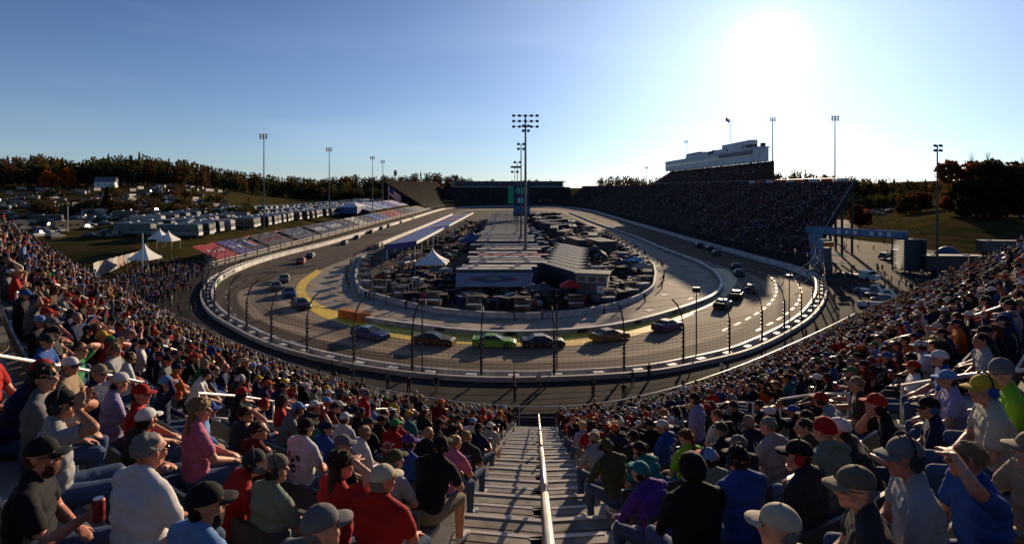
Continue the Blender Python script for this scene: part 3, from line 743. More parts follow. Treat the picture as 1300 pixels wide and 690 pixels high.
HAIRC = dict(brown=(.045, .025, .015), black=(.012, .010, .009), blond=(.34, .22, .10), grey=(.30, .28, .26), auburn=(.16, .05, .02))
eye_m = M('eye', (.05, .04, .035), .25); lip_m = M('lip', (.36, .12, .10), .5)
def hmat(c): return M(c+'_hair', HAIRC[c], .7, .3, 90, .9, spec=.2)
def wear(root, mesh, mats, hm, name=None, rz=0, parent=None):
    o = bpy.data.objects.new(name or mesh.name.split('.')[0], mesh)
    if not mesh.materials: mesh.materials.append(mats)
    o.material_slots[0].link = 'OBJECT'; o.material_slots[0].material = mats
    link(o, parent or root); o.matrix_local = (hm @ Matrix.Rotation(rz, 4, 'Z')) if parent is None else Matrix.Identity(4)
    return o
def person(x, y, z, rz, pose='rest', shirt='grey', trou='denim', skin=0, hat=None, hatc='white', hair='brown', hairs='short', sleeve='short', shorts=False, headset=None, glasses=False, beard=False, label='', group=None, scale=1.0, brimc=None, capback=False, shoe='white', vest=False, prt=None):
    me, hm = POSES[pose]; root = empty('person', (x, y, z), rz, label, 'person', group); root.scale = (scale*.86*rnd.uniform(.96, 1.1), scale*.86*rnd.uniform(.95, 1.06), scale*.86*rnd.uniform(.97, 1.03))
    o = bpy.data.objects.new('body', me); link(o, root); sk = SKINS[skin]
    mm = [printed(shirt, *prt) if prt else fab(shirt), fab(trou), sk, fab(shirt) if sleeve == 'long' else sk, fab(shoe, 'shoe'), sk if shorts else fab(trou), eye_m, lip_m]
    for i, m_ in enumerate(mm): o.material_slots[i].link = 'OBJECT'; o.material_slots[i].material = m_
    if hat == 'cap':
        r_ = math.pi if capback else 0; c_ = wear(root, HW['crown'], fab(hatc, 'cap'), hm, 'cap', r_); wear(root, HW['brim'], fab(brimc or hatc, 'cap'), hm, 'brim', 0, c_); wear(root, HW['button'], fab(brimc or hatc, 'cap'), hm, 'button', 0, c_)
        if hairs != 'bald': wear(root, HW['hair_back'], hmat(hair), hm, 'hair')
    elif hat == 'straw': wear(root, HW['straw'], M('straw', (.50, .36, .17), .8, .3, 30, .5), hm, 'straw_hat')
    elif hat == 'hood': wear(root, HW['hood'], fab(hatc), hm, 'hood')
    elif hat == 'knit': wear(root, HW['beanie'], fab(hatc, 'cap'), hm, 'knit_hat')
    elif hairs != 'bald': wear(root, HW[{'short': 'hair_short', 'long': 'hair_long', 'ponytail': 'ponytail'}[hairs]], hmat(hair), hm, 'hair')
    if hat in ('cap', 'straw') and hairs == 'long': pass
    if headset:
        h_ = wear(root, HW['band'], fab('charcoal', 'plastic'), hm, 'headset'); wear(root, HW['cupL'], fab(headset, 'plastic'), hm, 'ear_cup', 0, h_); wear(root, HW['cupR'], fab(headset, 'plastic'), hm, 'ear_cup', 0, h_)
    if glasses: wear(root, HW['glasses'], M('dark_lens', (.01, .01, .012), .12, .05, 3, spec=.6), hm, 'sunglasses')
    if vest:
        for z_, w_ in ((.72, .31), (.88, .325)):
            mb = MB(); mb.loft([[(w_/2*1.12*math.cos(a), .132*math.sin(a), zz) for a in np.linspace(0, 2*math.pi, 21)[:-1]] for zz in (z_, z_+.05)]); mb.build('reflective_stripe', M('reflective_grey', (.40, .41, .42), .4), root, True)
    if beard: wear(root, HW['beard'], hmat(hair), hm, 'beard')
    return root
def held(root, pose, kind, label):     # a can or a phone in somebody's hands: a thing of its own
    M_ = Matrix.Translation(root.location) @ root.rotation_euler.to_matrix().to_4x4() @ Matrix.Diagonal((*root.scale, 1)); me, hm = POSES[pose]
    if kind == 'can':
        p = M_ @ V(.105, .405, .805); o = empty('drink_can', p, root.rotation_euler.z, label, 'drink can'); mb = MB(); mb.tube([(0, 0, -.065), (0, 0, -.058), (0, 0, .052), (0, 0, .062)], [.026, .033, .033, .027], 14); mb.build('can_body', M('can_silver_red', (.35, .05, .05), .3, .5, 30, metal=.4), o, True)
        mb = MB(); mb.tube([(0, 0, .062), (0, 0, .065)], .026, 14); mb.build('can_lid', M('can_lid', (.6, .6, .6), .25, metal=.9), o)
    else:
        p = M_ @ hm @ V(0, .255, .075); o = empty('smartphone', p, root.rotation_euler.z, label, 'phone'); mb = MB(); mb.box((0, 0, 0), (.150, .009, .074)); mb.build('phone_case', M('phone_black', (.015, .015, .017), .3), o); mb = MB(); mb.box((0, -.0052, 0), (.138, .001, .066)); mb.build('phone_screen', M('phone_screen', (.02, .03, .04), .15), o)
    return o
SEATS = []   # occupied: [row, X]
def Yat(px, kq):  # bowl X on the row through kq seen in this picture column
    lo, hi = -45., 45.
    u = (px-650)/F
    for _ in range(50):
        m = (lo+hi)/2; x, y = rowpt(kq, m)
        if x-u*y > 0: hi = m
        else: lo = m
    return (lo+hi)/2
def seat_of(px, py, e=1.2):
    r_ = seatpix(px, py, e); n = round((r_[0]-PH)/PT); k = kr(n); v = (py-HY)/F; y = (1.7-e+SL*k)/v
    kk, _ = kat((px-650)/F*y, y); kk = max(k-.26, min(k+.34, kk)); return n, kk-k, Yat(px, kk)
def place(n, dk, X, turn, label, dz=0, **kw):
    k = kr(n); x, y = rowpt(k+dk, X); d = rowdir(k, X)
    return person(x, y, fz(k)+dz, math.atan2(d.y, d.x)+R(turn), label=label, **kw)
FG = [
 # px, py, turn, pose, shirt, extras, label
 (20, 588, -25, 'can', 'black', dict(hat='cap', hatc='black', hair='auburn', beard=True, glasses=True, skin=2, trou='denim'), 'bearded man in black cap and black shirt holding a can, bottom left corner'),
 (78, 520, -10, 'binoc', 'lightgrey', dict(hat='cap', hatc='black', headset='charcoal', skin=1), 'man in grey T-shirt and black cap with both hands raised to his face'),
 (172, 573, 5, 'rest', 'white', dict(hairs='short', hair='grey', skin=2, glasses=True), 'man with short grey hair in a plain white T-shirt at the lower left'),
 (250, 632, -5, 'restR', 'lightblue', dict(hat='cap', hatc='black', hair='black', skin=1, beard=True), 'bearded man in black cap and light blue shirt at the bottom edge'),
 (247, 516, -25, 'out', 'lightblue', dict(hat='cap', hatc='blue', sleeve='long', headset='lightblue'), 'person in long-sleeved light blue shirt and blue cap reaching one arm forward'),
 (187, 504, -20, 'restR', 'red', dict(hat='cap', hatc='red', prt=(1, 'yellow')), 'man in bright red cap and red shirt left of the pink top'),
 (163, 528, -5, 'restL', 'charcoal', dict(hat='cap', hatc='white', hair='brown'), 'person in charcoal with a white cap, directly ahead of the grey-haired man'),
 (229, 512, -15, 'restR', 'pink', dict(hairs='long', hair='blond'), 'blond woman in a pink top beside the blue-capped man'),
 (202, 488, -20, 'shadeR', 'navy', dict(hat='cap', hatc='lightblue', sleeve='long'), 'man in navy jacket and pale blue cap shading his eyes, left stand'),
 (144, 489, -10, 'rest', 'lavender', dict(hat='cap', hatc='white', capback=True, prt=(0, 'navy')), 'person in a lavender shirt wearing a white cap backwards'),
 (112, 461, -30, 'restR', 'navy', dict(hat='cap', hatc='khaki', sleeve='long', glasses=True), 'man in a khaki cap and long-sleeved navy jacket'),
 (82, 473, -25, 'restR', 'tan', dict(hat='cap', hatc='white', brimc='navy'), 'man in white cap with navy brim and tan shirt on the left'),
 (45, 474, -20, 'restR', 'grey', dict(hairs='long', hair='brown'), 'woman with long brown hair in a grey top at the left edge of the crowd'),
 (54, 448, -25, 'restR', 'blue', dict(hat='cap', hatc='charcoal'), 'man in a royal blue T-shirt and dark cap beside the long-haired woman'),
 (16, 468, -30, 'chin', 'navy', dict(hat='cap', hatc='red', brimc='charcoal', sleeve='short'), 'man in navy shirt and red cap, hand at his face, at the left edge'),
 (96, 450, -25, 'shadeL', 'green', dict(hairs='short', hair='brown'), 'person in a green shirt near the left aisle handrail'),
 (330, 550, -5, 'restR', 'maroon', dict(hairs='short', hair='brown', fat=0), 'broad man with brown hair in a maroon T-shirt left of the white print T-shirt'),
 (373, 541, -5, 'rest', 'white', dict(hat='cap', hatc='black', prt=(1, 'charcoal')), 'man in a white T-shirt with a dark print on its back and a black cap'),
 (303, 522, -10, 'shadeR', 'charcoal', dict(hairs='short', hair='brown'), 'person in a charcoal top shading the eyes behind the maroon shirt'),
 (394, 611, -10, 'restR', 'sage', dict(hat='cap', hatc='camouflage', headset='charcoal', capback=True), 'man in a sage green T-shirt with a camouflage cap and dark headset'),
 (424, 588, -25, 'shadeR', 'red', dict(hairs='long', hair='brown'), 'woman in a red shirt with long brown hair and a raised elbow'),
 (276, 584, -25, 'lean', 'red', dict(hat='cap', hatc='charcoal', headset='charcoal'), 'person in a red shirt and dark cap leaning forward between the bench backs'),
 (486, 612, -5, 'restR', 'red', dict(hat='cap', hatc='cream', hair='grey', skin=2), 'man in a cream cap and dark red T-shirt near the bottom centre'),
 (505, 590, -10, 'lean', 'lightgrey', dict(hat='cap', hatc='olive', hair='grey'), 'man in an olive cap and light grey shirt leaning forward'),
 (577, 577, -8, 'lean', 'black', dict(hat='cap', hatc='black', headset='charcoal', shorts=True, trou='khaki'), 'large man in black T-shirt, cap and headset at the left side of the steps'),
 (411, 541, -10, 'restR', 'blue', dict(hat='cap', hatc='navy', prt=(0, 'white')), 'man in a blue T-shirt and navy cap'),
 (440, 533, 0, 'rest', 'white', dict(hat='cap', hatc='white'), 'man in a white shirt and white cap'),
 (465, 536, -10, 'restR', 'black', dict(hat='cap', hatc='charcoal', sleeve='long'), 'person in a black jacket and charcoal cap'),
 (489, 540, -10, 'rest', 'red', dict(hat='cap', hatc='green', prt=(2, 'white')), 'man in a red shirt and green cap'),
 (505, 535, -10, 'restR', 'red', dict(hairs='short', hair='auburn'), 'person with auburn hair in a red T-shirt'),
 (517, 563, -15, 'restR', 'blue', dict(hat='cap', hatc='purple', headset='charcoal'), 'man in a purple cap, dark headset and blue T-shirt'),
 (541, 552, 0, 'rest', 'black', dict(hairs='bald', skin=1), 'bald man in a black T-shirt'),
 (561, 560, -15, 'lean', 'pink', dict(hairs='short', hair='blond'), 'person in a pink shirt leaning forward ahead of the large man in black'),
 (600, 553, -8, 'rest', 'charcoal', dict(hairs='short', hair='blond', prt=(2, 'lightblue')), 'man with short blond hair in a charcoal T-shirt near the steps'),
 (612, 536, -8, 'rest', 'white', dict(hat='cap', hatc='lightblue', glasses=True), 'person in a white shirt and light blue cap near the steps'),
 (636, 540, -8, 'restR', 'lightgrey', dict(hat='cap', hatc='white', shorts=True, trou='khaki'), 'person in light grey with white cap at the row end left of the steps'),
 (887, 604, -5, 'rest', 'black', dict(hat='hood', hatc='black', sleeve='long', scale=1.07), 'person in a black hooded sweatshirt with the hood up, right of the steps'),
 (843, 598, 20, 'lean', 'purple', dict(hat='cap', hatc='teal', sleeve='long'), 'person in a purple long-sleeved top and teal cap next to the black hood'),
 (809, 574, 20, 'lean', 'teal', dict(hat='cap', hatc='black', prt=(0, 'yellow')), 'person in a teal shirt and black cap leaning forward'),
 (877, 558, 5, 'rest', 'limegreen', dict(hairs='ponytail', hair='auburn'), 'woman with an auburn ponytail in a bright green top'),
 (785, 566, 15, 'lean', 'olive', dict(hat='cap', hatc='olive', headset='charcoal', sleeve='long'), 'person in an olive jacket and cap with headset beside the steps'),
 (742, 540, 10, 'restL', 'lavender', dict(hat='straw'), 'person in a lavender shirt and wide straw hat at the right side of the steps'),
 (783, 539, 5, 'rest', 'black', dict(hat='straw'), 'person in a black top and wide straw hat'),
 (766, 556, 15, 'lean', 'lightgrey', dict(hat='cap', hatc='tan'), 'person in a light grey shirt and tan cap near the straw hats'),
 (722, 528, 10, 'restL', 'black', dict(hat='cap', hatc='white', sleeve='long'), 'person in a black jacket and white cap next to the steps'),
 (920, 580, -5, 'rest', 'sage', dict(hat='cap', hatc='lightblue', headset='orange', brimc='orange'), 'person in a pale green shirt with a light blue cap and orange headset'),
 (974, 571, -5, 'rest', 'blue', dict(hat='cap', hatc='black', headset='charcoal'), 'man in a royal blue T-shirt with black cap and headset'),
 (1024, 592, 10, 'restL', 'charcoal', dict(hat='cap', hatc='black', headset='red', sleeve='short', scale=1.05), 'man in a charcoal shirt with black cap and large red ear protectors'),
 (987, 541, 5, 'rest', 'lightgrey', dict(hairs='short', hair='grey'), 'grey-haired person in a light grey shirt'),
 (1042, 556, -5, 'rest', 'sage', dict(hat='knit', hatc='red'), 'person in a red knit hat and pale green shirt'),
 (1018, 546, 15, 'restL', 'brown', dict(hairs='short', hair='brown'), 'person with brown hair and a brown top beside the red knit hat'),
 (948, 560, 5, 'rest', 'charcoal', dict(hat='cap', hatc='grey'), 'person in a charcoal shirt and grey cap left of the royal blue T-shirt'),
 (1013, 668, 10, 'restL', 'cream', dict(hat='cap', hatc='cream', hair='grey'), 'person in a cream cap cut off by the bottom edge on the right'),
 (1124, 610, 35, 'restL', 'charcoal', dict(hat='cap', hatc='camouflage', brimc='khaki', glasses=True, hair='grey'), 'man in a camouflage cap and charcoal T-shirt at the lower right'),
 (1203, 566, 35, 'restL', 'lightgrey', dict(hat='cap', hatc='grey', headset='charcoal', hair='brown', skin=2), 'man in a grey cap, dark headset and light grey T-shirt on the right'),
 (1276, 556, 45, 'shadeL', 'blue', dict(hairs='short', hair='blond', glasses=True, skin=2), 'man with thin blond hair in a blue T-shirt shielding his eyes at the right edge'),
 (1148, 518, 25, 'chin', 'black', dict(hat='cap', hatc='red', scale=1.05), 'man in a black T-shirt and red cap on the right side'),
 (1113, 540, 25, 'lean', 'charcoal', dict(hat='cap', hatc='white', brimc='red'), 'man in a charcoal shirt and white cap with red brim'),
 (1194, 512, 20, 'restL', 'navy', dict(hat='cap', hatc='black', headset='blue'), 'man in a navy shirt with blue ear protectors behind the yellow cap'),
 (1244, 514, 25, 'restL', 'cream', dict(hat='cap', hatc='yellow', headset='blue'), 'person in a yellow cap and blue ear protectors on the right'),
 (1222, 470, 25, 'rest', 'lavender', dict(hat='cap', hatc='lightblue'), 'person in a pale blue cap and lavender shirt left of the safety vest'),
 (1279, 466, 25, 'restL', 'limegreen', dict(hat='knit', hatc='grey', vest=True), 'person in a lime green safety vest with grey stripes and a grey knit hat'),
 (1338, 640, 40, 'can', 'tan', dict(hat='cap', hatc='khaki', sleeve='long', trou='khaki'), 'person in tan holding a can, mostly outside the bottom right corner'),
 (1196, 456, 20, 'rest', 'blue', dict(hat='cap', hatc='white', brimc='lightblue'), 'person in a blue shirt and white cap in the right stand'),
]
FP = []
for px, py, tn_, pose, sh, kw, lab in FG:
    n, dk, X = seat_of(px, py, kw.pop('e', 1.05)); FP.append([n, dk, X, tn_, pose, sh, kw, lab])
for it in range(6):        # nobody sits in a neighbour's lap
    for a in FP:
        for c in FP:
            if a is not c and a[0] == c[0]:
                g = c[2]-a[2]
                if 0 <= g < .43: q = (.43-g)/2; a[2] -= q; c[2] += q
    for a in FP:
        if a[2] > -.2 and a[2] < .98: a[2] = .98
        elif -1.06 < a[2] <= -.2: a[2] = -1.06
for n, dk, X, tn_, pose, sh, kw, lab in FP:
    kw = {a: b_ for a, b_ in kw.items() if a != 'fat'}; SEATS.append((n, X)); pr_ = place(n, dk, X, tn_, lab, pose=pose, shirt=sh, **kw)
    if pose == 'can': held(pr_, pose, 'can', 'red and silver drink can in the hand of the bearded man, bottom left' if X < 0 else 'drink can in the hands of the person in tan, bottom right corner')
# ------------------------------------------------------------------ the crowd in the near stand
cr = random.Random(21)
def seats():
    out = []
    for n in ROWS[1:]:
        k = kr(n)
        for xa, xb in secs(k):
            x = xa+.13+cr.random()*.08
            while x < xb-.1:
                d = rowdir(k, x); cosx = max(.45, (d.x*ca_-d.y*sa_))
                if cr.random() < (.95 if k > 3 else .9): out.append((n, x))
                x += (.49+cr.random()*.05)*cosx
    return out
def vis(n, X, m=25):
    k = kr(n); x, y = rowpt(k, X)
    if y < .9: return None
    z = HC-fz(k)-1.12; px = 650+F*x/y; py = HY+F*z/y
    return (px, py, y) if -m < px < 1300+m and py < 690+m*3 else None
ALLS = [s for s in seats() if all(not (s[0] == q[0] and abs(s[1]-q[1]) < .37) for q in SEATS)]
vl = []
for n, X in ALLS:
    v_ = vis(n, X)
    if v_: vl.append((v_[2], n, X, v_[0], v_[1]))
vl.sort()
# the very nearest free seats would stand in front of people the photo shows: leave them unless off to the sides
vl = [q for q in vl if not (q[0] < (1.9 if q[3] < 150 or q[3] > 1220 else 2.3))]
NI = 299-len(FG)
inds, rest = vl[:NI], vl[NI:]
SH = ['black']*17+['charcoal']*12+['navy']*8+['red']*6+['maroon']*3+['white']*5+['grey']*5+['lightgrey']*4+['blue']*5+['lightblue']*2+['orange']*2+['green', 'teal', 'olive', 'purple', 'pink', 'tan', 'brown', 'sage', 'lavender', 'yellow']
HT = ['white']*5+['black']*10+['navy']*3+['red']*3+['charcoal']*3+['blue']*2+['grey']*2+['khaki', 'cream', 'orange', 'camouflage', 'lightblue', 'green', 'yellow']
TR = ['denim']*6+['khaki']*2+['charcoal']*2+['black', 'grey', 'navy']
CN = dict(lightgrey='light grey', lightblue='light blue', limegreen='lime green', sage='pale green', cream='cream', camouflage='camouflage')
cn = lambda c: CN.get(c, c)
PSP = ['rest', 'restR', 'restL', 'restR', 'lean', 'lean', 'rest', 'restL', 'restR', 'binoc', 'shadeR', 'shadeL', 'cross', 'can', 'chin', 'phone', 'restR', 'rest']
ORD = ['front', 'second', 'third', 'fourth', 'fifth', 'sixth', 'seventh', 'eighth', 'ninth', 'tenth', 'eleventh', 'twelfth']
DO = dict(binoc='hands raised', lean='leaning forward', shadeR='eyes shaded', shadeL='eyes shaded', cross='with folded arms', can='holding a can', chin='chin in hand', phone='raising a phone')
used = set(); cnt = {}
byrow = {}
for y, n, X, px, py in inds: byrow.setdefault((n, X < 0), []).append(abs(X))
for q in byrow.values(): q.sort()
def look():
    sh, ht, hr = cr.choice(SH), cr.choice(HT), cr.choice(['brown', 'brown', 'black', 'blond', 'grey', 'auburn']); r_ = cr.random()
    if r_ < .60: return sh, dict(hat='cap', hatc=ht, hair=hr), f'{cn(ht)} cap'
    if r_ < .64: return sh, dict(hat='cap', hatc=ht, hair=hr, capback=True), f'backwards {cn(ht)} cap'
    if r_ < .67: return sh, dict(hat='straw', hair=hr), 'straw hat'
    if r_ < .70: return sh, dict(hat='knit', hatc=ht), f'{cn(ht)} knit hat'
    if r_ < .84: return sh, dict(hairs='short', hair=hr), f'short {hr} hair'
    if r_ < .94: return sh, dict(hairs='long', hair=hr), f'long {hr} hair'
    if r_ < .97: return sh, dict(hairs='ponytail', hair=hr), f'{hr} ponytail'
    return sh, dict(hairs='bald'), 'bald head'
for y, n, X, px, py in inds:
    sh, kw, ph = look(); pose = cr.choice(PSP); tn_ = (-18 if X < 0 else 14)+cr.uniform(-16, 16)
    if cr.random() < .22: kw['headset'] = cr.choice(['charcoal', 'charcoal', 'red', 'blue', 'orange']); 
    if cr.random() < .25: kw['glasses'] = True
    if cr.random() < .6: kw['prt'] = (cr.randrange(3), 'white' if sh in ('black', 'charcoal', 'navy', 'red', 'maroon', 'blue', 'purple', 'brown', 'olive', 'green', 'teal') else 'charcoal')
    slv = 'long' if cr.random() < .3 else 'short'; standing = cr.random() < .015 and n > 3
    if standing: pose = 'standing'
    side = 'left' if X < 0 else 'right'; ps = byrow[(n, X < 0)].index(abs(X))
    rown = ORD[n+1] if n+1 < len(ORD) else str(n+2)+'th'
    do = DO.get(pose, 'standing' if standing else '')
    lab = f'{cn(sh)} shirt, {ph}{", "+do if do else ""}, {rown} row, {(["first","second","third","fourth","fifth","sixth","seventh","eighth","ninth"]+[str(q)+("st" if q%10==1 and q>20 else "nd" if q%10==2 and q>20 else "rd" if q%10==3 and q>20 else "th") for q in range(10, 90)])[ps]} {side} of steps'
    pr_ = place(n, cr.uniform(-.1, .16), X+cr.uniform(-.03, .03), tn_, 'person, '+lab, pose=pose, shirt=sh, skin=cr.choice([0, 0, 1, 1, 2, 2, 2, 3]), sleeve=slv, trou=cr.choice(TR), scale=cr.uniform(.92, 1.04), **kw)
    if pose in ('phone', 'can'): held(pr_, pose, pose, f'{"drink can" if pose == "can" else "black smartphone"} held by the {cn(sh)}-shirted person, {rown} row, {ORD[(ps+2) % 12]} place {side} of steps')
# everyone beyond the nearest three hundred: one mesh, one small figure each, clothing colour per figure
def figure(res):
    """low figure, facing +Y. groups: 0 shirt 1 trousers 2 skin 3 hat/hair"""
    mb = MB(); n = 8 if res else 6
    def ring(cx, cy, z, rx, ry): return [(cx+rx*math.cos(a), cy+ry*math.sin(a), z) for a in np.linspace(0, 2*math.pi, n+1)[:-1]]
    mb.mi = 0; mb.loft([ring(0, 0, .45, .15, .12), ring(0, .01, .72, .155, .11), ring(0, .03, .98, .19, .105), ring(0, .035, 1.05, .10, .07)])
    mb.mi = 2; mb.loft([ring(0, .045, 1.04, .05, .05), ring(0, .06, 1.14, .07, .08), ring(0, .06, 1.20, .078, .095)], False)
    mb.mi = 3; mb.loft([ring(0, .055, 1.19, .083, .102), ring(0, .052, 1.27, .074, .088), ring(0, .05, 1.315, .035, .04)])
    if res: mb.add([(-.065, .13, 1.215), (.065, .13, 1.215), (.05, .225, 1.20), (-.05, .225, 1.20)], [(0, 1, 2, 3)])
    for sx in (-1, 1):
        mb.mi = 1; a, b, c_ = V(sx*.09, .02, .49), V(sx*.13, .44, .50), V(sx*.14, .42, .04)
        mb.tube([a, b], [.085, .065], 5, False)
        if res: mb.tube([b, c_], [.06, .045], 5, False)
        mb.mi = 0; s_, e_, h_ = V(sx*.19, .03, 1.0), V(sx*.25, .06, .74), V(sx*.10, .32, .66)
        mb.tube([s_, e_], [.06, .05], 5, False); mb.mi = 2; mb.tube([e_, h_], [.042, .03], 5, False)
    return mb
def stretch(mb, up):
    v = np.array(mb.v); return v
FIG = []
for var in range(6):
    mb = figure(True); v = np.array(mb.v); g = np.zeros(len(v), int)
    for f, m_ in zip(mb.f, mb.m): g[list(f)] = m_
    if var in (1, 4): v[:, 1] += np.clip(v[:, 2]-.5, 0, 1)*.3; v[:, 2] -= np.clip(v[:, 2]-.5, 0, 1)*.06
    if var == 2: v[:, 0] += np.clip(v[:, 2]-.6, 0, 1)*.12
    if var == 3:   # an arm up
        pass
    FIG.append((v, mb.f, g))
mb = figure(False); v = np.array(mb.v); g = np.zeros(len(v), int)
for f, m_ in zip(mb.f, mb.m): g[list(f)] = m_
FARF = (v, mb.f, g)
def crowd_mesh(name, items, mat, parent=None, label=None, cat=None, group=None):
    """items: (x, y, z, rz, figure, shirt, trousers, skin, hat)"""
    VV, LV, LT, CC = [], [], [], []; base = 0
    cache = {}
    for x, y, z, rz, fg, s_, c1, c2, c3, c4 in items:
        v, fs, g = fg; key = id(v)
        if key not in cache:
            cache[key] = (np.concatenate([np.array(f) for f in fs]), np.array([len(f) for f in fs]))
        li, lt = cache[key]; c, s2 = math.cos(rz), math.sin(rz)
        q = np.empty_like(v); q[:, 0] = (v[:, 0]*c-v[:, 1]*s2)*s_+x; q[:, 1] = (v[:, 0]*s2+v[:, 1]*c)*s_+y; q[:, 2] = v[:, 2]*s_+z
        VV.append(q); LV.append(li+base); LT.append(lt); pal = np.array([(*c1, 1), (*c2, 1), (*c3, 1), (*c4, 1)]); CC.append(pal[g]); base += len(v)
    VV = np.concatenate(VV); LV = np.concatenate(LV); LT = np.concatenate(LT); CC = np.concatenate(CC)
    me = bpy.data.meshes.new(name); me.vertices.add(len(VV)); me.vertices.foreach_set('co', VV.ravel())
    me.loops.add(len(LV)); me.loops.foreach_set('vertex_index', LV); me.polygons.add(len(LT))
    me.polygons.foreach_set('loop_start', np.r_[0, np.cumsum(LT)[:-1]]); me.update(calc_edges=True)
    me.polygons.foreach_set('use_smooth', [True]*len(LT))
    at = me.color_attributes.new('Col', 'FLOAT_COLOR', 'POINT'); at.data.foreach_set('color', CC.ravel()); me.materials.append(mat)
    o = bpy.data.objects.new(name, me); link(o, parent); return tag(o, label, cat, group, 'stuff')
crowd_m = M('crowd_clothing', None, .8, .25, 5, attr='Col', spec=.15)
SK = [(.50, .26, .17), (.38, .18, .11), (.46, .19, .13), (.44, .22, .15), (.16, .075, .045)]
HCOL = [HAIRC['brown'], HAIRC['black'], HAIRC['blond'], HAIRC['grey']]
def rcol(c): k = cr.uniform(.8, 1.2); return tuple(min(1, q*k) for q in c)
def ritem(x, y, z, rz, fg, s_=1.0):
    return (x, y, z, rz, fg, s_*.88*cr.uniform(.93, 1.06), rcol(PAL[cr.choice(SH)]), rcol(PAL[cr.choice(TR)]), cr.choice(SK), rcol(PAL[cr.choice(HT)]) if cr.random() < .62 else cr.choice(HCOL))
items = []
for y0, n, X, px, py in rest:
    k = kr(n); x, y = rowpt(k+cr.uniform(-.1, .15), X); d = rowdir(k, X)
    far = y0 > 24
    items.append(ritem(x, y, fz(k)+(.35 if cr.random() < .02 else 0), math.atan2(d.y, d.x)+R(cr.uniform(-30, 20)), FARF if far else FIG[cr.randrange(6)]))
print('crowd', len(items), 'individuals', len(inds))
crowd_mesh('spectators', items, crowd_m, None, 'dense crowd of seated spectators filling the lower and outer rows of the near grandstand', 'crowd')
# ------------------------------------------------------------------ walkway and fence in front of the near stand
walk_m = M('walkway_concrete', (.12, .105, .095), .9, .3, .5, .2, spec=.05)
steel_d = M('dark_steel', (.05, .05, .055), .5, .2, 3)
steel_g = M('galvanised_steel', (.30, .30, .30), .45, .2, 3, metal=.4)
mb = MB(); rail_pts = []
for side in (-1, 1):
    X = np.linspace(0, edge(KF, side), 40); a = [b2w(x, y) for x, y in zip(X, rowY(KF+PT/2+.05, X))]; b = [b2w(x, y) for x, y in zip(X, rowY(KF+4.3, X))]
    strip(a, b, fz(KF)-1.6, fz(KF)-1.6, mb); strip(b, b, fz(KF)-1.6, 0, mb)
    rail_pts.append(b)
tag(mb.build('walkway', walk_m), kind='structure')
fen = empty('guard_fence', label='wire guard fence with steel rails along the walkway below the packed rows', cat='fence')
fr_ = np.array(rail_pts[0][::-1]+rail_pts[1][1:]); zf = fz(KF)-1.6
mb = MB(); mb.tube([(*p, zf+1.15) for p in fr_], .035, 6); mb.build('top_rail', steel_g, fen)
mb = MB(); mb.tube([(*p, zf+.6) for p in fr_], .02, 5); mb.build('middle_rail', steel_g, fen)
for p in resample(fr_, 2.6): mb = MB(); mb.tube([(*p, zf), (*p, zf+1.2)], .035, 6); mb.build('fence_post', steel_g, fen)
# service road strip and kerb outside the wall
oro = cin(-4.2*s_in); sel_ = [i for i in range(len(Ow)) if Ow[i][1] < 118]
# ------------------------------------------------------------------ catch fence: curved posts with clamps, cables
cf = empty('catch_fence', label='tall steel catch fence of inward curving posts and cables on the outer wall', cat='fence')
Of = resample(np.vstack([Oc, Oc[:1]]), 1.1)[:-1]; tnf = np.roll(Of, -1, 0)-np.roll(Of, 1, 0)
pr = MB(); hts = [(0, 1.1), (0, 4.6), (.25, 5.8), (.8, 6.6), (1.5, 7.0)]
mb = MB(); mb.tube([(x, 0, z) for x, z in hts], [.11, .10, .09, .08, .07], 6)
for z in np.arange(1.5, 4.6, .42): mb.box((.06, 0, z), (.2, .26, .14))
pm = mb.mesh('fence_post', steel_d)
for i in range(0, len(Of), 6):
    a_ = math.atan2(tnf[i][1], tnf[i][0]); p = Of[i]
    nrm_ = np.array([-math.sin(a_), math.cos(a_)])*s_in
    o = bpy.data.objects.new('fence_post', pm); link(o, cf); o.location = (*p, 0); o.rotation_euler = (0, 0, math.atan2(nrm_[1], nrm_[0]))
cab = MB()
for x, z in [(0.03, q) for q in np.arange(1.45, 4.7, .30)]+[(.25, 5.8), (.8, 6.6), (1.5, 7.0)]:
    c = offs(Of, x*s_in, True); c = c[::3]; cab.tube([(*q, z) for q in c]+[(*c[0], z)], .016, 3, False)
tag(cab.build('cable', steel_d, cf), kind='stuff')
wm = MB(); Om = resample(np.vstack([Oc, Oc[:1]]), .55)[:-1]
for p in Om:
    if p[1] < 140: wm.add([(p[0]-.006, p[1], 1.1), (p[0]+.006, p[1], 1.1), (p[0]+.006, p[1], 4.7), (p[0]-.006, p[1], 4.7)], [(0, 1, 2, 3)])
tag(wm.build('wire_mesh', steel_d, cf), kind='stuff')
# thin lamp / camera masts by the wall
def mast(px, pyb, top, label, box=True, z=0):
    g_ = G(px, pyb, z); o = empty('camera_mast', g_, label=label, cat='mast'); mb = MB(); mb.tube([(0, 0, 0), (0, 0, top)], .07, 8); mb.build('pole', steel_d, o)
    if box: mb = MB(); mb.box((0, 0, top), (.7, .5, .5)); mb.build('camera_box', steel_d, o)
    return o
mast(884, 462, 7.6, 'thin mast with a small box on top left of the right-hand catch fence posts'); mast(536, 480, 7.2, 'thin mast with small box standing beside the catch fence, left of centre')
mast(707, 482, 7.0, 'thin bare mast beside the catch fence just right of centre', False)
for kx, (px, py, lb) in enumerate([(1002, 345, 'dark camera mast on the right bend of the outer wall')]): mast(px, py+70, 6.5, lb)
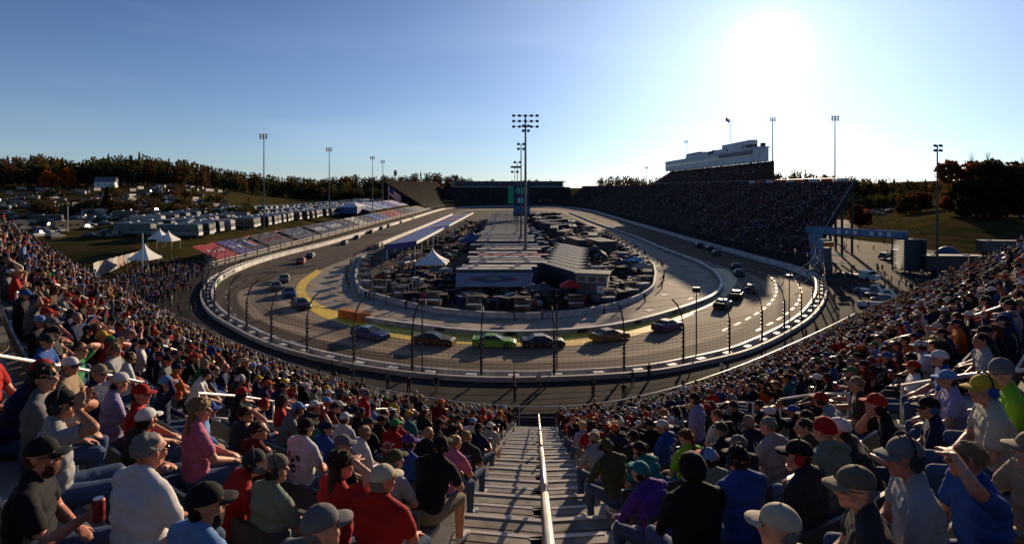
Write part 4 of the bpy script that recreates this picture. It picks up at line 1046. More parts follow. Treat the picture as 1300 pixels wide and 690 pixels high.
# ------------------------------------------------------------------ race cars
tyre = M('tyre_rubber', (.015, .015, .016), .8); rim_m = M('wheel_rim', (.10, .10, .10), .4, metal=.6); glass_d = M('car_glass', (.015, .018, .022), .22, .05, 2, spec=.7)
def paint(nm, c):
    if nm+'_car_paint' in MATS: return MATS[nm+'_car_paint']
    m = M(nm+'_car_paint', tuple((q*.5)**1.08 for q in c), .45, .10, 1.5, spec=.3)
    if 'road' in nm: return m
    t = m.node_tree; n = t.nodes; l = t.links; b = n['Principled BSDF']; src = b.inputs['Base Color'].links[0].from_socket     # sponsor stickers: flat patches of print
    tcn = n.new('ShaderNodeTexCoord'); vo = n.new('ShaderNodeTexVoronoi'); vo.inputs['Scale'].default_value = 3.4; l.new(tcn.outputs['Object'], vo.inputs['Vector']); sp_ = n.new('ShaderNodeSeparateColor'); l.new(vo.outputs['Color'], sp_.inputs[0])
    lt = n.new('ShaderNodeMath'); lt.operation = 'LESS_THAN'; lt.inputs[1].default_value = .2; l.new(sp_.outputs[0], lt.inputs[0]); l2 = n.new('ShaderNodeMath'); l2.operation = 'LESS_THAN'; l2.inputs[1].default_value = .27; l.new(vo.outputs['Distance'], l2.inputs[0])
    mu = n.new('ShaderNodeMath'); mu.operation = 'MULTIPLY'; l.new(lt.outputs[0], mu.inputs[0]); l.new(l2.outputs[0], mu.inputs[1]); cr_ = n.new('ShaderNodeValToRGB'); cr_.color_ramp.interpolation = 'CONSTANT'; cr_.color_ramp.elements[0].color = (.55, .55, .55, 1); cr_.color_ramp.elements[1].position = .5; cr_.color_ramp.elements[1].color = (.4, .25, .02, 1); l.new(sp_.outputs[1], cr_.inputs[0])
    mx = n.new('ShaderNodeMix'); mx.data_type = 'RGBA'; l.new(mu.outputs[0], mx.inputs['Factor']); l.new(src, mx.inputs['A']); l.new(cr_.outputs[0], mx.inputs['B']); l.new(mx.outputs['Result'], b.inputs['Base Color']); return m
def car_body():
    mb = MB(); S_ = [(-2.48, .86, .30, .72, .84), (-2.35, .93, .20, .80, .93), (-1.6, .985, .17, .83, .97), (-.7, .975, .17, .80, .93), (.3, .965, .17, .78, .90), (1.1, .985, .17, .76, .86), (1.7, .985, .17, .70, .80), (2.2, .95, .14, .58, .70), (2.45, .82, .14, .42, .55)]
    rings = []
    for x, w_, z0, z1, z2 in S_:
        rings.append([(x, -w_, z0), (x, -w_*1.0, .48), (x, -w_*.985, z1), (x, -w_*.86, z2), (x, -w_*.4, z2+.02), (x, w_*.4, z2+.02), (x, w_*.86, z2), (x, w_*.985, z1), (x, w_*1.0, .48), (x, w_, z0)])
    mb.loft(rings); return mb.mesh('body', [], False)
def frus(x0, x1, w0, z0, X0, X1, w1, z1, mb):
    mb.add([(x0, -w0, z0), (x1, -w0, z0), (x1, w0, z0), (x0, w0, z0), (X0, -w1, z1), (X1, -w1, z1), (X1, w1, z1), (X0, w1, z1)], [(0, 1, 5, 4), (1, 2, 6, 5), (2, 3, 7, 6), (3, 0, 4, 7), (4, 5, 6, 7), (0, 3, 2, 1)])
cb = car_body(); mb = MB(); frus(-1.75, .95, .80, .90, -.95, .12, .56, 1.29, mb); cgm = mb.mesh('window_glass', [])
mb = MB(); mb.box((-.42, 0, 1.305), (1.16, 1.16, .045)); 
for sy in (-1, 1):
    mb.bar((.95, sy*.79, .92), (.14, sy*.56, 1.30), .07, .05); mb.bar((-1.72, sy*.79, .94), (-.95, sy*.56, 1.30), .12, .05); mb.bar((-.35, sy*.785, .93), (-.4, sy*.57, 1.30), .08, .05)
crm = mb.mesh('roof', [])
mb = MB(); mb.tube([(0, -.13, 0), (0, .13, 0)], .335, 14); cwm = mb.mesh('tyre', [])
mb = MB(); mb.tube([(0, -.135, 0), (0, .135, 0)], .20, 10); crim = mb.mesh('rim', [])
mb = MB(); mb.box((-2.42, 0, 1.0), (.04, 1.62, .17)); csp = mb.mesh('spoiler', [])
mb = MB(); mb.box((1.95, 0, .86-.14), (.95, 1.5, .012), rot=Matrix.Rotation(.20, 3, 'Y')); chd = mb.mesh('hood_panel', [])
mb = MB(); mb.box((2.35, 0, .13), (.35, 1.75, .04)); cspl = mb.mesh('splitter', [])
def omat(me, m_, par, nm=None, loc=(0, 0, 0), rz=0):
    o = bpy.data.objects.new(nm or me.name.split('.')[0], me)
    if not me.materials: me.materials.append(m_)
    o.material_slots[0].link = 'OBJECT'; o.material_slots[0].material = m_; o.location = loc; o.rotation_euler = (0, 0, rz); return link(o, par)
NUMC = {}
def race_car(loc, rz, body, roof=None, nose=None, num=None, label='', numc='white', group='stock cars racing on the track'):
    r_ = empty('race_car', loc, rz, label, 'race car', group)
    bm_ = paint(*body); omat(cb, bm_, r_); omat(cgm, glass_d, r_); omat(crm, paint(*(roof or body)), r_); omat(csp, bm_, r_)
    omat(chd, paint(*(nose or body)), r_); omat(cspl, tyre, r_)
    for x in (-1.42, 1.38):
        for sy in (-1, 1):
            wh = omat(cwm, tyre, r_, 'wheel', (x, sy*.87, .335)); omat(crim, rim_m, wh)
    if num:
        key = num
        if key not in NUMC: t_ = textmesh(num, .85, paint('white', (.8, .8, .8)), None, (0, 0, 0), (0, 0, 0), 'number', .004); NUMC[key] = t_.data; bpy.data.objects.remove(t_)
        o = bpy.data.objects.new('number', NUMC[key]); link(o, r_); o.location = (-.42, 0, 1.334); o.rotation_euler = (0, 0, R(180))
        for sy in (-1, 1): o = bpy.data.objects.new('number', NUMC[key]); link(o, r_); o.location = (-.35, sy*.993, .55); o.rotation_euler = (R(90), 0, 0 if sy < 0 else R(180)); o.scale = (.62, .62, 1)
    return r_
BK = ('black', (.02, .02, .022)); RD = ('red', (.50, .02, .02)); BL = ('blue', (.02, .07, .30)); LB = ('pale_blue', (.30, .50, .66)); GR = ('lime', (.22, .58, .02)); GD = ('gold', (.40, .24, .07)); WH = ('white', (.72, .72, .72)); MR = ('maroon', (.12, .01, .02)); NV = ('navy', (.015, .025, .09)); PU = ('purple', (.10, .05, .22)); GY = ('grey', (.14, .14, .15)); GT = ('pale_green', (.35, .5, .35)); OR_ = ('orange', (.6, .15, .02))
CARS = [ # px, py(ground), heading px point, body, roof, nose, number, label
 (470, 428, (505, 434), BL, LB, LB, None, 'blue race car with pale blue roof and hood, leftmost in the near turn queue'),
 (551, 436, (600, 439), MR, BK, RD, None, 'maroon and black race car with red nose behind the lime green car'),
 (628, 439, (690, 440), GR, GR, RD, None, 'lime green race car with red nose in the centre of the near turn'),
 (689, 439, (760, 436), NV, WH, RD, None, 'navy race car with white roof and red nose ahead of the lime green car'),
 (774, 431, (830, 422), GD, GD, GY, None, 'gold brown race car ahead of the white roofed navy car'),
 (848, 418, (895, 404), PU, NV, NV, None, 'dark purple race car beside the yellow line, right of the gold car'),
 (918, 390, (940, 374), BK, LB, BK, None, 'black race car with pale blue roof leaving the near turn beside the apron'),
 (935, 378, (948, 358), BK, BK, BK, None, 'all black race car closely ahead of the pale blue roofed car'),
 (954, 370, (960, 350), GY, GT, GY, None, 'grey race car with pale green roof in the outer lane of the right bend'),
 (938, 349, (930, 336), GY, WH, WH, None, 'grey race car with white roof, rear one of the pair leaving the right bend'),
 (934, 341, (924, 328), NV, WH, GY, None, 'navy race car with white roof just ahead of the grey one'),
 (909, 323, (890, 312), GY, GY, GY, None, 'dark grey race car entering the shaded right straight'),
 (901, 317, (884, 307), BK, GY, BK, None, 'black race car with grey roof in the shade of the right straight'),
 (887, 313, (870, 303), PU, PU, GY, None, 'purple race car farthest up the shaded right straight of its group'),
 (382, 390, (400, 401), NV, NV, RD, None, 'navy race car with red nose right beside the yellow line in the left bend'),
 (367, 375, (376, 389), BL, NV, BL, None, 'blue race car behind the navy one in the left bend'),
 (350, 367, (356, 380), GY, GY, NV, None, 'grey race car at the outer edge of the concrete lane in the left bend'),
 (361, 357, (357, 372), GY, GT, WH, None, 'grey race car with pale green roof entering the left bend'),
 (382, 334, (372, 345), RD, RD, WH, None, 'red race car with white nose coming down to the left bend'),
 (394, 327, (380, 336), BK, WH, BK, None, 'black race car with white roof behind the red one'),
 (437, 310, (420, 318), BK, BK, GR, None, 'black race car with green nose on the left straight'),
 (453, 303, (437, 311), NV, BL, NV, None, 'navy race car with blue roof on the left straight'),
 (471, 296, (456, 302), BK, MR, BK, None, 'black and maroon race car on the left straight behind the navy one'),
 (484, 291, (470, 297), GY, GY, GY, None, 'grey race car in the middle of the far left straight queue'),
 (493, 288, (480, 293), BK, GD, BK, None, 'black race car with gold roof in the far left straight queue'),
 (508, 283, (495, 288), NV, WH, NV, None, 'small navy and white race car far up the left straight'),
 (523, 278, (510, 283), MR, MR, BK, None, 'maroon race car farthest up the left straight by the white wall')]
for px, py, hd_, bd, rf, ns, nu, lb in CARS:
    a = G(px, py); b = G(*hd_); race_car((a.x, a.y, .012), math.atan2(b.y-a.y, b.x-a.x), bd, rf, ns, nu, lb)
# ------------------------------------------------------------------ right-hand grandstand with press box
gs = empty('main_grandstand', (0, 0, 0), label='huge shaded grandstand full of people along the right straight', cat='grandstand')
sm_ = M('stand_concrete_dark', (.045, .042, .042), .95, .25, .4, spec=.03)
SR = 27
def gsp(i, y): return 66+i, y
mb = MB()
def near_y(x): return 127+(x-66)*1.0
for i in range(SR):
    x0, x1, z = 66+i, 67+i, 1.6+i*.665
    ya, yb = near_y(x0), 455
    mb.quad((x0, ya, z), (x1, ya+1, z), (x1, yb, z), (x0, yb, z)); mb.quad((x1, ya+1, z), (x1, ya+1, z+.665), (x1, yb, z+.665), (x1, yb, z))
    mb.quad((x0, ya, z-1.6), (x1, ya+1, z-1.0), (x1, ya+1, z), (x0, ya, z))
mb.quad((66, 127, -.1), (66, 127, 1.6), (66, 455, 1.6), (66, 455, -.1)); mb.quad((93, 190, -.1), (93, 455, -.1), (93, 455, 19.5), (93, 190, 19.5))
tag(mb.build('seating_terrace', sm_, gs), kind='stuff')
mb = MB()
def cst(i, t):
    a = Vector((66+i, 455, 0)); b = Vector((50, 545, 0)).lerp(Vector((76, 612, 0)), i/SR); m_ = Vector((66+i*1.0, 505, 0)); return a*(1-t)**2+m_*2*t*(1-t)+b*t*t
for i in range(SR):
    z = 1.6+i*.665
    for q in range(8):
        a, b, c, d = cst(i, q/8), cst(i, (q+1)/8), cst(i+1, (q+1)/8), cst(i+1, q/8)
        mb.quad((a.x, a.y, z), (d.x, d.y, z), (c.x, c.y, z), (b.x, b.y, z)); mb.quad((d.x, d.y, z), (d.x, d.y, z+.665), (c.x, c.y, z+.665), (c.x, c.y, z))
        if i == 0: mb.quad((a.x, a.y, -.1), (a.x, a.y, z), (b.x, b.y, z), (b.x, b.y, -.1))
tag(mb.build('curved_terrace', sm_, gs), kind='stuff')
mb = MB()
for i in range(14):
    x0, z = 93+i, 19.6+i*.66; mb.quad((x0, 232, z), (x0+1, 232, z), (x0+1, 384, z), (x0, 384, z)); mb.quad((x0+1, 232, z), (x0+1, 232, z+.66), (x0+1, 384, z+.66), (x0+1, 384, z)); mb.quad((x0, 232, 17), (x0+1, 232, 17), (x0+1, 232, z), (x0, 232, z)); mb.quad((x0, 384, 17), (x0+1, 384, 17), (x0+1, 384, z), (x0, 384, z))
mb.quad((107, 232, 17), (107, 384, 17), (107, 384, 28.7), (107, 232, 28.7)); mb.quad((93, 232, 17.5), (107, 232, 17.5), (107, 384, 17.5), (93, 384, 17.5))
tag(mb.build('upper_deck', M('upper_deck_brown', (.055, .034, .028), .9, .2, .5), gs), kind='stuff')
for y in np.arange(234, 384, 10.5):
    mb = MB(); mb.box((106, y, 14), (.5, .5, 29)); mb.build('column', steel_d, gs)
for x, y in [(x, y) for x in (72, 79, 86, 92.5) for y in (near_y(x)+1.2, near_y(x)+9, 178)]: mb = MB(); hh = 1.6+(x-66)*.665-.5; mb.box((x, y, hh/2), (.45, .45, hh)); mb.build('column', steel_d, gs)
mb = MB(); mb.tube([(66, 126.6, 3.0), (93, 153.5, 20.9)], .09, 6); mb.build('handrail', steel_g, gs)
mb = MB(); mb.tube([(93, 154, 20.7), (93, 455, 20.7)], .06, 5)
mb.build('top_rail', steel_g, gs)
for y in np.arange(158, 455, 6.5): mb = MB(); mb.box((93, y, 20.1), (.08, .08, 1.2)); mb.build('rail_post', steel_g, gs)
# red and white banners on the top rail
for q, y in enumerate(np.arange(160, 226, 7.5)):
    mb = MB(); mb.box((92.8, y, 20.1), (.05, 5.6, .9)); mb.build('rail_banner', M('banner_red' if q % 2 else 'banner_white', (.45, .05, .05) if q % 2 else (.6, .58, .55)), gs)
pb = empty('press_box', (0, 0, 0), label='long white press box building raised on columns above the main grandstand', cat='building')
pbw = M('press_box_white', (.62, .63, .66), .6, .12, .3); pbg = M('press_box_glass', (.10, .12, .15), .2, .1, .2, spec=.6)
mb = MB(); mb.box((106.2, 313, 32.0), (4.2, 146, 5.8)); mb.build('wall', pbw, pb)
mb = MB(); mb.box((106.2, 313, 35.1), (4.8, 147, .5)); mb.build('roof_edge', pbw, pb)
for y in np.arange(242, 385, 3.2):
    mb = MB(); mb.box((104.07, y, 32.4), (.06, 2.5, 1.5)); mb.build('window_pane', pbg, pb)
mb = MB(); mb.box((106.6, 302, 36.2), (3.6, 84, 2.0), taper=.97); mb.build('upper_storey', pbw, pb)
mb = MB(); mb.box((106.8, 268, 38.1), (3.2, 34, 2.0)); mb.build('roof_suite', pbw, pb)
mb = MB(); mb.box((104.0, 266, 33.4), (.1, 40, 1.8)); mb.build('sign_board', M('sign_board_grey', (.20, .20, .22)), pb)
mb = MB(); mb.box((104.72, 300, 36.2), (.1, 8, 1.5)); mb.build('round_sign', M('sign_dark', (.04, .05, .08)), pb)
for q, y in enumerate(np.arange(322, 346, 4)): mb = MB(); mb.box((106.5, y, 37.7), (2.2, 2.6, 1.0)); mb.build('roof_unit', steel_d, pb)
for q in range(16): y = 243+q*4.9; mb = MB(); mb.box((105.4+rnd.random()*2, y, 35.9+rnd.random()*.5), (1+rnd.random(), 1+rnd.random()*1.6, 1.4+rnd.random()*1.6)); mb.build('roof_equipment', steel_d, pb)
for y in np.arange(242, 386, 7.0): mb = MB(); mb.box((104.5, y, 28.9), (.3, .3, .8)); mb.build('column', steel_g, pb)
for y in np.arange(242, 262, 7.0): mb = MB(); mb.box((107.8, y, 23), (.4, .4, 12.4)); mb.build('column', steel_g, pb)
# crowds in the far stands
items = []
for i in range(SR):
    x = 66.4+i; ya = near_y(x)+1; z = 1.6+i*.665-.42
    y = ya
    while y < 452:
        if cr.random() < .9 and not (int(y-127-i*0) % 26 < 1.3): items.append(ritem(x, y, z+.42, R(90), FARF, 1.0))
        y += (.85 if y < 230 else 1.25 if y < 330 else 1.9)
for i in range(SR):
    for t in np.arange(.01, .99, .016):
        if cr.random() < .8: p = cst(i+.35, t); items.append(ritem(p.x, p.y, 1.6+i*.665, R(90+30*t), FARF, 1.0))
for i in range(14):
    for y in np.arange(233, 383, 1.5):
        if cr.random() < .8: items.append(ritem(93.4+i, y, 19.6+i*.66, R(90), FARF, 1.0))
crowd_mesh('spectators', items, crowd_m, None, 'shaded mass of spectators filling the main grandstand on the right straight', 'crowd')
# ------------------------------------------------------------------ far end stand, far left stand
fe = empty('far_grandstand', label='dark grandstand with a long flat roofed suite building closing the far end of the track', cat='grandstand')
mb = MB()
for i in range(24):
    y0 = 556+i*1.4; z = .5+i*.75; xa, xb = -66-i*.0, 60; mb.quad((xa, y0, z), (xb, y0, z), (xb, y0+1.4, z), (xa, y0+1.4, z)); mb.quad((xa, y0+1.4, z), (xb, y0+1.4, z), (xb, y0+1.4, z+.75), (xa, y0+1.4, z+.75))
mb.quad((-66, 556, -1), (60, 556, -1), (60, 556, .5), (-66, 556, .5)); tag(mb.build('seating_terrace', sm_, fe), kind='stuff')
dkg = M('suite_glass_dark', (.02, .025, .03), .3, .1, .3)
mb = MB(); mb.box((-4, 596, 21.3), (114, 10, 4.6)); mb.build('glass_front', dkg, fe)
mb = MB(); mb.box((-4, 596, 24.2), (118, 13, 1.0)); mb.build('roof', M('suite_roof_grey', (.16, .17, .21), .7), fe)
mb = MB(); mb.box((-4, 590.6, 18.6), (117, .8, .9)); mb.build('balcony_edge', M('suite_white', (.50, .50, .53), .7), fe)
for q, x in enumerate(np.arange(-60, 56, 9.5)): mb = MB(); mb.box((x, 590.8, 21.3), (.35, .35, 4.6)); mb.build('mullion', steel_g, fe)
for q, x in enumerate((-42, -22, 0, 18, 40)): mb = MB(); mb.box((x, 592, 25.3), (1.2, 1.2, 1.2)); mb.build('roof_unit', steel_g, fe)
items = []
for i in range(24):
    for x in np.arange(-65, 59, 1.9):
        if cr.random() < .6: items.append(ritem(x+cr.random(), 556.4+i*1.4, .5+i*.75, R(180), FARF, 1.0))
fl = empty('left_end_grandstand', label='distant dark grandstand with scattered spectators beyond the left straight', cat='grandstand')
mb = MB(); NL = 22
def fls(i, t):
    a = Vector((-66, 446, 2.0)).lerp(Vector((-50, 548, 2.0)), t); b = Vector((-108, 478, 24)).lerp(Vector((-78, 596, 24)), t); return a.lerp(b, i/NL)
for i in range(NL):
    a, b, c, d = fls(i, 0), fls(i, 1), fls(i+1, 1), fls(i+1, 0); c.z = b.z; d.z = a.z
    mb.quad(a, b, c, d); mb.quad(d, c, fls(i+1, 1), fls(i+1, 0)); mb.quad(Vector((a.x, a.y, 0)), a, d, Vector((d.x, d.y, 0)))
tag(mb.build('seating_terrace', M('stand_brown', (.022, .018, .017), .95, spec=.03), fl), kind='stuff')
for i in range(NL):
    for t in np.arange(0.01, .99, .021):
        if cr.random() < .22: p = fls(i+.3, t); p.z = fls(i, t).z; items.append(ritem(p.x, p.y, p.z, R(-110), FARF, 1.0))
crowd_mesh('spectators', items, crowd_m, None, 'distant spectators scattered over the stands at the far end of the track', 'crowd')
# ------------------------------------------------------------------ raised service road outside the near wall
srv = M('service_road', (.045, .038, .034), .95, .35, .4, .2, spec=.04)
ids = [i for i in range(len(Ow)) if Ow[i][1] < 122]; ids.sort(key=lambda i: math.atan2(Ow[i][1]-132, Ow[i][0]))
p1 = np.array([cin(-.40*s_in)[i] for i in ids]); p2_ = np.array([cin(-7.5*s_in)[i] for i in ids]); p3_ = np.array([cin(-9.5*s_in)[i] for i in ids])
mb = MB(); strip(p1, p2_, .6, .6, mb); strip(p2_, p3_, .6, -.2, mb); tag(mb.build('service_road', srv), kind='structure')
# ------------------------------------------------------------------ left bleacher strip under advertising tarps
bl = empty('tarp_bleacher', label='low empty bleacher behind the left straight wall, covered by coloured tarps', cat='bleacher')
blm = M('bleacher_boards', (.17, .14, .12), .8, .35, .8)
mb = MB()
for i in range(11):
    x0, z = -63.6-i*.95, 1.3+i*.27; ya = 121+i*1.6; mb.quad((x0, ya, z), (x0, 440, z), (x0-.95, 440, z), (x0-.95, ya, z)); mb.quad((x0, ya, z), (x0, 440, z), (x0, 440, z-.3), (x0, ya, z-.3)); mb.quad((x0, ya, z), (x0-.95, ya, z), (x0-.95, ya, 0), (x0, ya, 0))
tag(mb.build('seating_terrace', blm, bl), kind='stuff')
for x0, z in ((-63.2, 2.3), (-63.2, 1.7)): mb = MB(); mb.bar((x0, 120, z), (x0, 440, z), .12, .22); mb.build('front_rail', M('rail_pale', (.55, .50, .44), .6), bl)
TW = [(125.5, 135, 'red', (.38, .03, .03), 'script'), (136, 143, 'purple', (.07, .06, .24), 'script'), (143.5, 151, 'black', (.03, .03, .04), 'ball'), (153, 170, 'dark', (.05, .04, .045), 'redscript'), (173, 191, 'slate', (.045, .055, .08), 'line'),
      (194, 207, 'black', (.03, .025, .03), 'blocks'), (208, 227, 'navy', (.03, .045, .10), 'blocks'), (228, 241, 'charcoal', (.05, .05, .06), 'line'), (243, 258, 'white', (.50, .47, .43), 'x'), (260, 274, 'grey', (.08, .08, .09), 'line'),
      (276, 292, 'blue', (.05, .13, .36), 'line'), (294, 306, 'steel_blue', (.14, .17, .25), 'line'), (308, 322, 'red', (.40, .05, .05), 'line'), (324, 345, 'brick', (.36, .07, .06), 'line'), (348, 372, 'slate', (.12, .15, .18), 'none'), (375, 400, 'pale_slate', (.16, .2, .22), 'none')]
def tarp(y0, y1, xf, zf_, xb, zb, mat, par, name='advert_tarp'):
    mb = MB(); nx_, ny_ = 6, 6; g = []
    for i in range(nx_+1):
        for j in range(ny_+1):
            u, v = i/nx_, j/ny_; g.append((xf+(xb-xf)*u, y0+(y1-y0)*v+u*4.5, zf_+(zb-zf_)*u+.07*math.sin(i*2.1+j*1.3)))
    mb.add(g, [(i*(ny_+1)+j, (i+1)*(ny_+1)+j, (i+1)*(ny_+1)+j+1, i*(ny_+1)+j+1) for i in range(nx_) for j in range(ny_)])
    return mb.build(name, mat, par)
markw = M('mark_white', (.62, .60, .58), .7); markr = M('mark_red', (.5, .04, .04), .7); markb = M('mark_blue', (.08, .15, .4), .7)
CNT = dict(red='bright red tarp with white script lettering', purple='deep purple tarp with pale script')
for q, (y0, y1, cn_, col, mk_) in enumerate(TW):
    xf, zf_, xb, zb = -64.2, 1.95, -73.2, 4.5
    o = tarp(y0, y1, xf, zf_, xb, zb, M('tarp_'+cn_, col, .6, .15, .6, .1), bl)
    def tp(u, v, dz=.16): return Vector((xf+(xb-xf)*u, y0+(y1-y0)*v+u*4.5, zf_+(zb-zf_)*u+dz))
    mb = MB(); L = y1-y0
    if mk_ in ('script', 'redscript', 'line'):
        n_ = 26; pts = [tp(.5+(.13 if mk_ != 'line' else .04)*math.sin(t*21+q)*(.6+.4*math.cos(t*7)), .14+.72*t) for t in np.linspace(0, 1, n_)]
        for a, b in zip(pts[:-1], pts[1:]): mb.bar(a, b, .42 if mk_ != 'line' else .5, .03)
        mb.build('painted_lettering', markr if mk_ == 'redscript' else markw, o)
    elif mk_ == 'blocks':
        for t in np.linspace(.2, .8, 5): a = tp(.34, t); b = tp(.66, t); mb.bar(a, b, L*.07, .03); mb.bar(tp(.34, t), tp(.34, t+.07), .5, .03)
        mb.build('painted_lettering', markw, o)
    elif mk_ == 'ball':
        for mat_, a0, a1 in ((markr, .1, math.pi-.1), (markb, math.pi+.1, 2*math.pi-.1)):
            m2 = MB(); ring = [tp(.52+.27*math.cos(a), .5+.24*math.sin(a)) for a in np.linspace(a0, a1, 12)]; m2.add(ring, [tuple(range(12))]); m2.build('round_emblem', mat_, o)
        m2 = MB(); m2.bar(tp(.26, .5, .18), tp(.78, .5, .18), .35, .02); m2.build('emblem_band', markw, o)
    elif mk_ == 'x':
        for a, b in (((.2, .2), (.8, .8)), ((.8, .2), (.2, .8)), ((.5, .1), (.5, .9))): mb.bar(tp(*a), tp(*b), .3, .03)
        mb.build('painted_cross', M('mark_grey', (.15, .14, .13)), o)
up = empty('bank_tarps', label='two red and green tarps lying on the grass bank above the tarp bleacher', cat='tarp')
for y0, y1 in ((172, 190), (193, 208)):
    o = tarp(y0, y1, -78, T(-78, y0)+.5, -83.5, T(-83.5, y0)+.5, M('tarp_brick2', (.45, .07, .06)), up); tarp(y0+3, y1-3, -79.4, T(-79.4, y0)+.75, -82.2, T(-82.2, y0)+.75, M('tarp_greenish', (.12, .26, .2)), up, 'tarp_centre')
ut = empty('upper_tarps', label='block of pale blue, purple and white tarps above the far end of the bleacher', cat='tarp')
for y0, y1, c in ((300, 316, ('slateb', (.12, .15, .24))), (318, 330, ('wht', (.4, .42, .45))), (332, 362, ('sky', (.16, .26, .42))), (364, 382, ('vio', (.12, .08, .30))), (384, 412, ('lav', (.42, .38, .52)))):
    tarp(y0, y1, -75, 5.6, -88, 8.8, M('tarp_'+c[0], c[1]), ut)
mb = MB(); mb.box((-81, 358, 3.2), (12, 118, 4.4)); mb.build('tarp_mound', grass, ut)
ct = empty('open_canopy', (-84, 300, T(-84, 300)), label='white sided marquee at the upper edge of the bank beside the flag', cat='tent')
mb = MB(); mb.box((0, 0, 4), (9, 16, 3.4)); mb.build('marquee_body', M('tent_blue', (.08, .12, .25)), ct); mb = MB(); mb.box((0, 0, 6.6), (10, 17, 2), taper=.3); mb.build('marquee_roof', M('tent_white', (.62, .62, .64), .8, .1), ct)
# ------------------------------------------------------------------ motorhomes and parked vehicles
rvw = M('motorhome_white', (.62, .61, .58), .4, .08, .6, spec=.5)
def rv_proto(L, W, H, body, stripe, name='motorhome', cab=True):
    r_ = empty(name); mb = MB(); x0, x1 = -L/2, L/2
    prof = [(x0, .45), (x0, H-.12), (x0+.12, H), (x1-.5, H), (x1-.1, H-.35), (x1, 1.2), (x1, .45)]
    mb.loft([[(x, y, z) for x, z in prof] for y in (-W/2, W/2)]); mb.build('body', body, r_)
    mb = MB(); mb.box((0, 0, 1.15), (L*.94, W+.03, .42)); mb.build('stripe', stripe, r_)
    mb = MB(); mb.box((x1+.05, 0, .95), (.1, W*.97, .9)); mb.build('front_cap', rvw, r_)  # white panel that paints in the sunlight falling on the nose
    mb = MB(); mb.box((x1-.02, 0, 1.9), (.10, W*.86, 1.1), rot=Matrix.Rotation(-.1, 3, 'Y')); mb.build('windscreen', glass_d, r_)
    for sy in (-1, 1):
        for fx in (-.28, 0, .26): mb = MB(); mb.box((L*fx, sy*(W/2), 2.05), (L*.14, .05, .65)); mb.build('window', glass_d, r_)
        for fx in (-.26, .33): mb = MB(); mb.tube([(L*fx, sy*(W/2-.25), .45), (L*fx, sy*(W/2+.02), .45)], .45, 10); mb.build('wheel', tyre, r_)
    mb = MB(); mb.box((-L*.15, 0, H+.13), (1.0, .8, .26)); mb.build('roof_unit', rvw, r_)
    return r_
RVC = [('dark', (.03, .03, .034), (.16, .14, .12)), ('white', (.32, .31, .30), (.08, .08, .10)), ('brown', (.11, .08, .055), (.05, .035, .03)), ('teal', (.05, .085, .085), (.2, .2, .19)), ('pale', (.21, .20, .19), (.18, .03, .03)), ('black', (.015, .015, .017), (.12, .12, .12))]  # bodies mostly dark: the shade on their sides is in the colour
PRO = [rv_proto(11, 2.6, 3.7, M('coach_'+n_+str(q), c, .35, .1, .6, spec=.5), M('coach_stripe'+str(q), s_, .5)) for q, (n_, c, s_) in enumerate(RVC)]
PROD = [n_ for n_, _, _ in RVC]
usedp = set()
def spawn(protos, q, loc, rz, label, cat, group, sc_=1.0):
    p = protos[q]
    if id(p) in usedp or (p.name, 1) in usedp: o = copy_tree(p)
    else: o = p; usedp.add((p.name, 1))
    o.location = loc; o.rotation_euler = (0, 0, rz); tag(o, uniq(label), cat, group); o.scale = (sc_,)*3
    return o
pr2 = random.Random(5)
LC = {}
def uniq(l_):
    return l_
for row, (x0, y0, y1, st) in enumerate(((-94, 160, 500, 5.6), (-110, 165, 520, 6.2), (-128, 200, 520, 7.5))):
    y = y0
    while y < y1:
        q = pr2.choice([0, 0, 5, 5, 3, 2, 1, 4] if row < 2 else [0, 1, 2, 3, 5]); x = x0+pr2.uniform(-1.5, 1.5)-(y-160)*.01
        if pr2.random() < .95: spawn(PRO, q, (x, y, T(x, y)+.02), R(pr2.uniform(-4, 4)), f'{PROD[q]} motorhome parked in the {["front", "middle", "back"][row]} row on the left bank', 'motorhome', 'motorhomes parked in rows on the left bank')
        y += st*pr2.uniform(.9, 1.15)
def carproto(name, L, W, H, c, pick=False, suv=False):
    r_ = empty(name); mb = MB(); b = .55*H
    S_ = [(-L/2, .86, .35, b*.95), (-L/2+.2, .98, .28, b*1.06), (-L*.2, 1, .25, b*1.08), (L*.2, 1, .25, b*1.05), (L/2-.25, .97, .28, b*.88), (L/2, .85, .35, b*.62)]
    mb.loft([[(x, -W/2*w_, z0), (x, -W/2*w_, z1*.8), (x, -W/2*w_*.9, z1), (x, W/2*w_*.9, z1), (x, W/2*w_, z1*.8), (x, W/2*w_, z0)] for x, w_, z0, z1 in S_]); mb.build('body', c, r_)
    xa, xb = (-L*.05, L*.24) if pick else ((-L*.47, L*.2) if suv else (-L*.38, L*.2))
    mb = MB(); frus(xa, xb, W*.46, b, xa+(.1 if suv or pick else .6), xb-.6, W*.37, H, mb); mb.build('window_glass', glass_d, r_)
    mb = MB(); mb.box(((xa+xb)/2-.15, 0, H+.015), (xb-xa-(.75 if suv or pick else 1.2), W*.74, .05)); mb.build('roof', c, r_)
    for x in (-L*.31, L*.31):
        for sy in (-1, 1): mb = MB(); mb.tube([(x, sy*(W/2-.2), .34), (x, sy*(W/2+.01), .34)], .34, 12); mb.build('wheel', tyre, r_)
    for sy in (-1, 1): mb = MB(); mb.box((L/2-.03, sy*W*.33, b*.72), (.06, .3, .14)); mb.build('headlight', M('lamp_glass', (.5, .5, .48), .2), r_)
    return r_
CC_ = [('white', (.6, .6, .6)), ('black', (.02, .02, .02)), ('silver', (.30, .31, .32)), ('red', (.28, .02, .02)), ('dark blue', (.02, .04, .12)), ('grey', (.12, .12, .13))]
CP = []; CPD = []
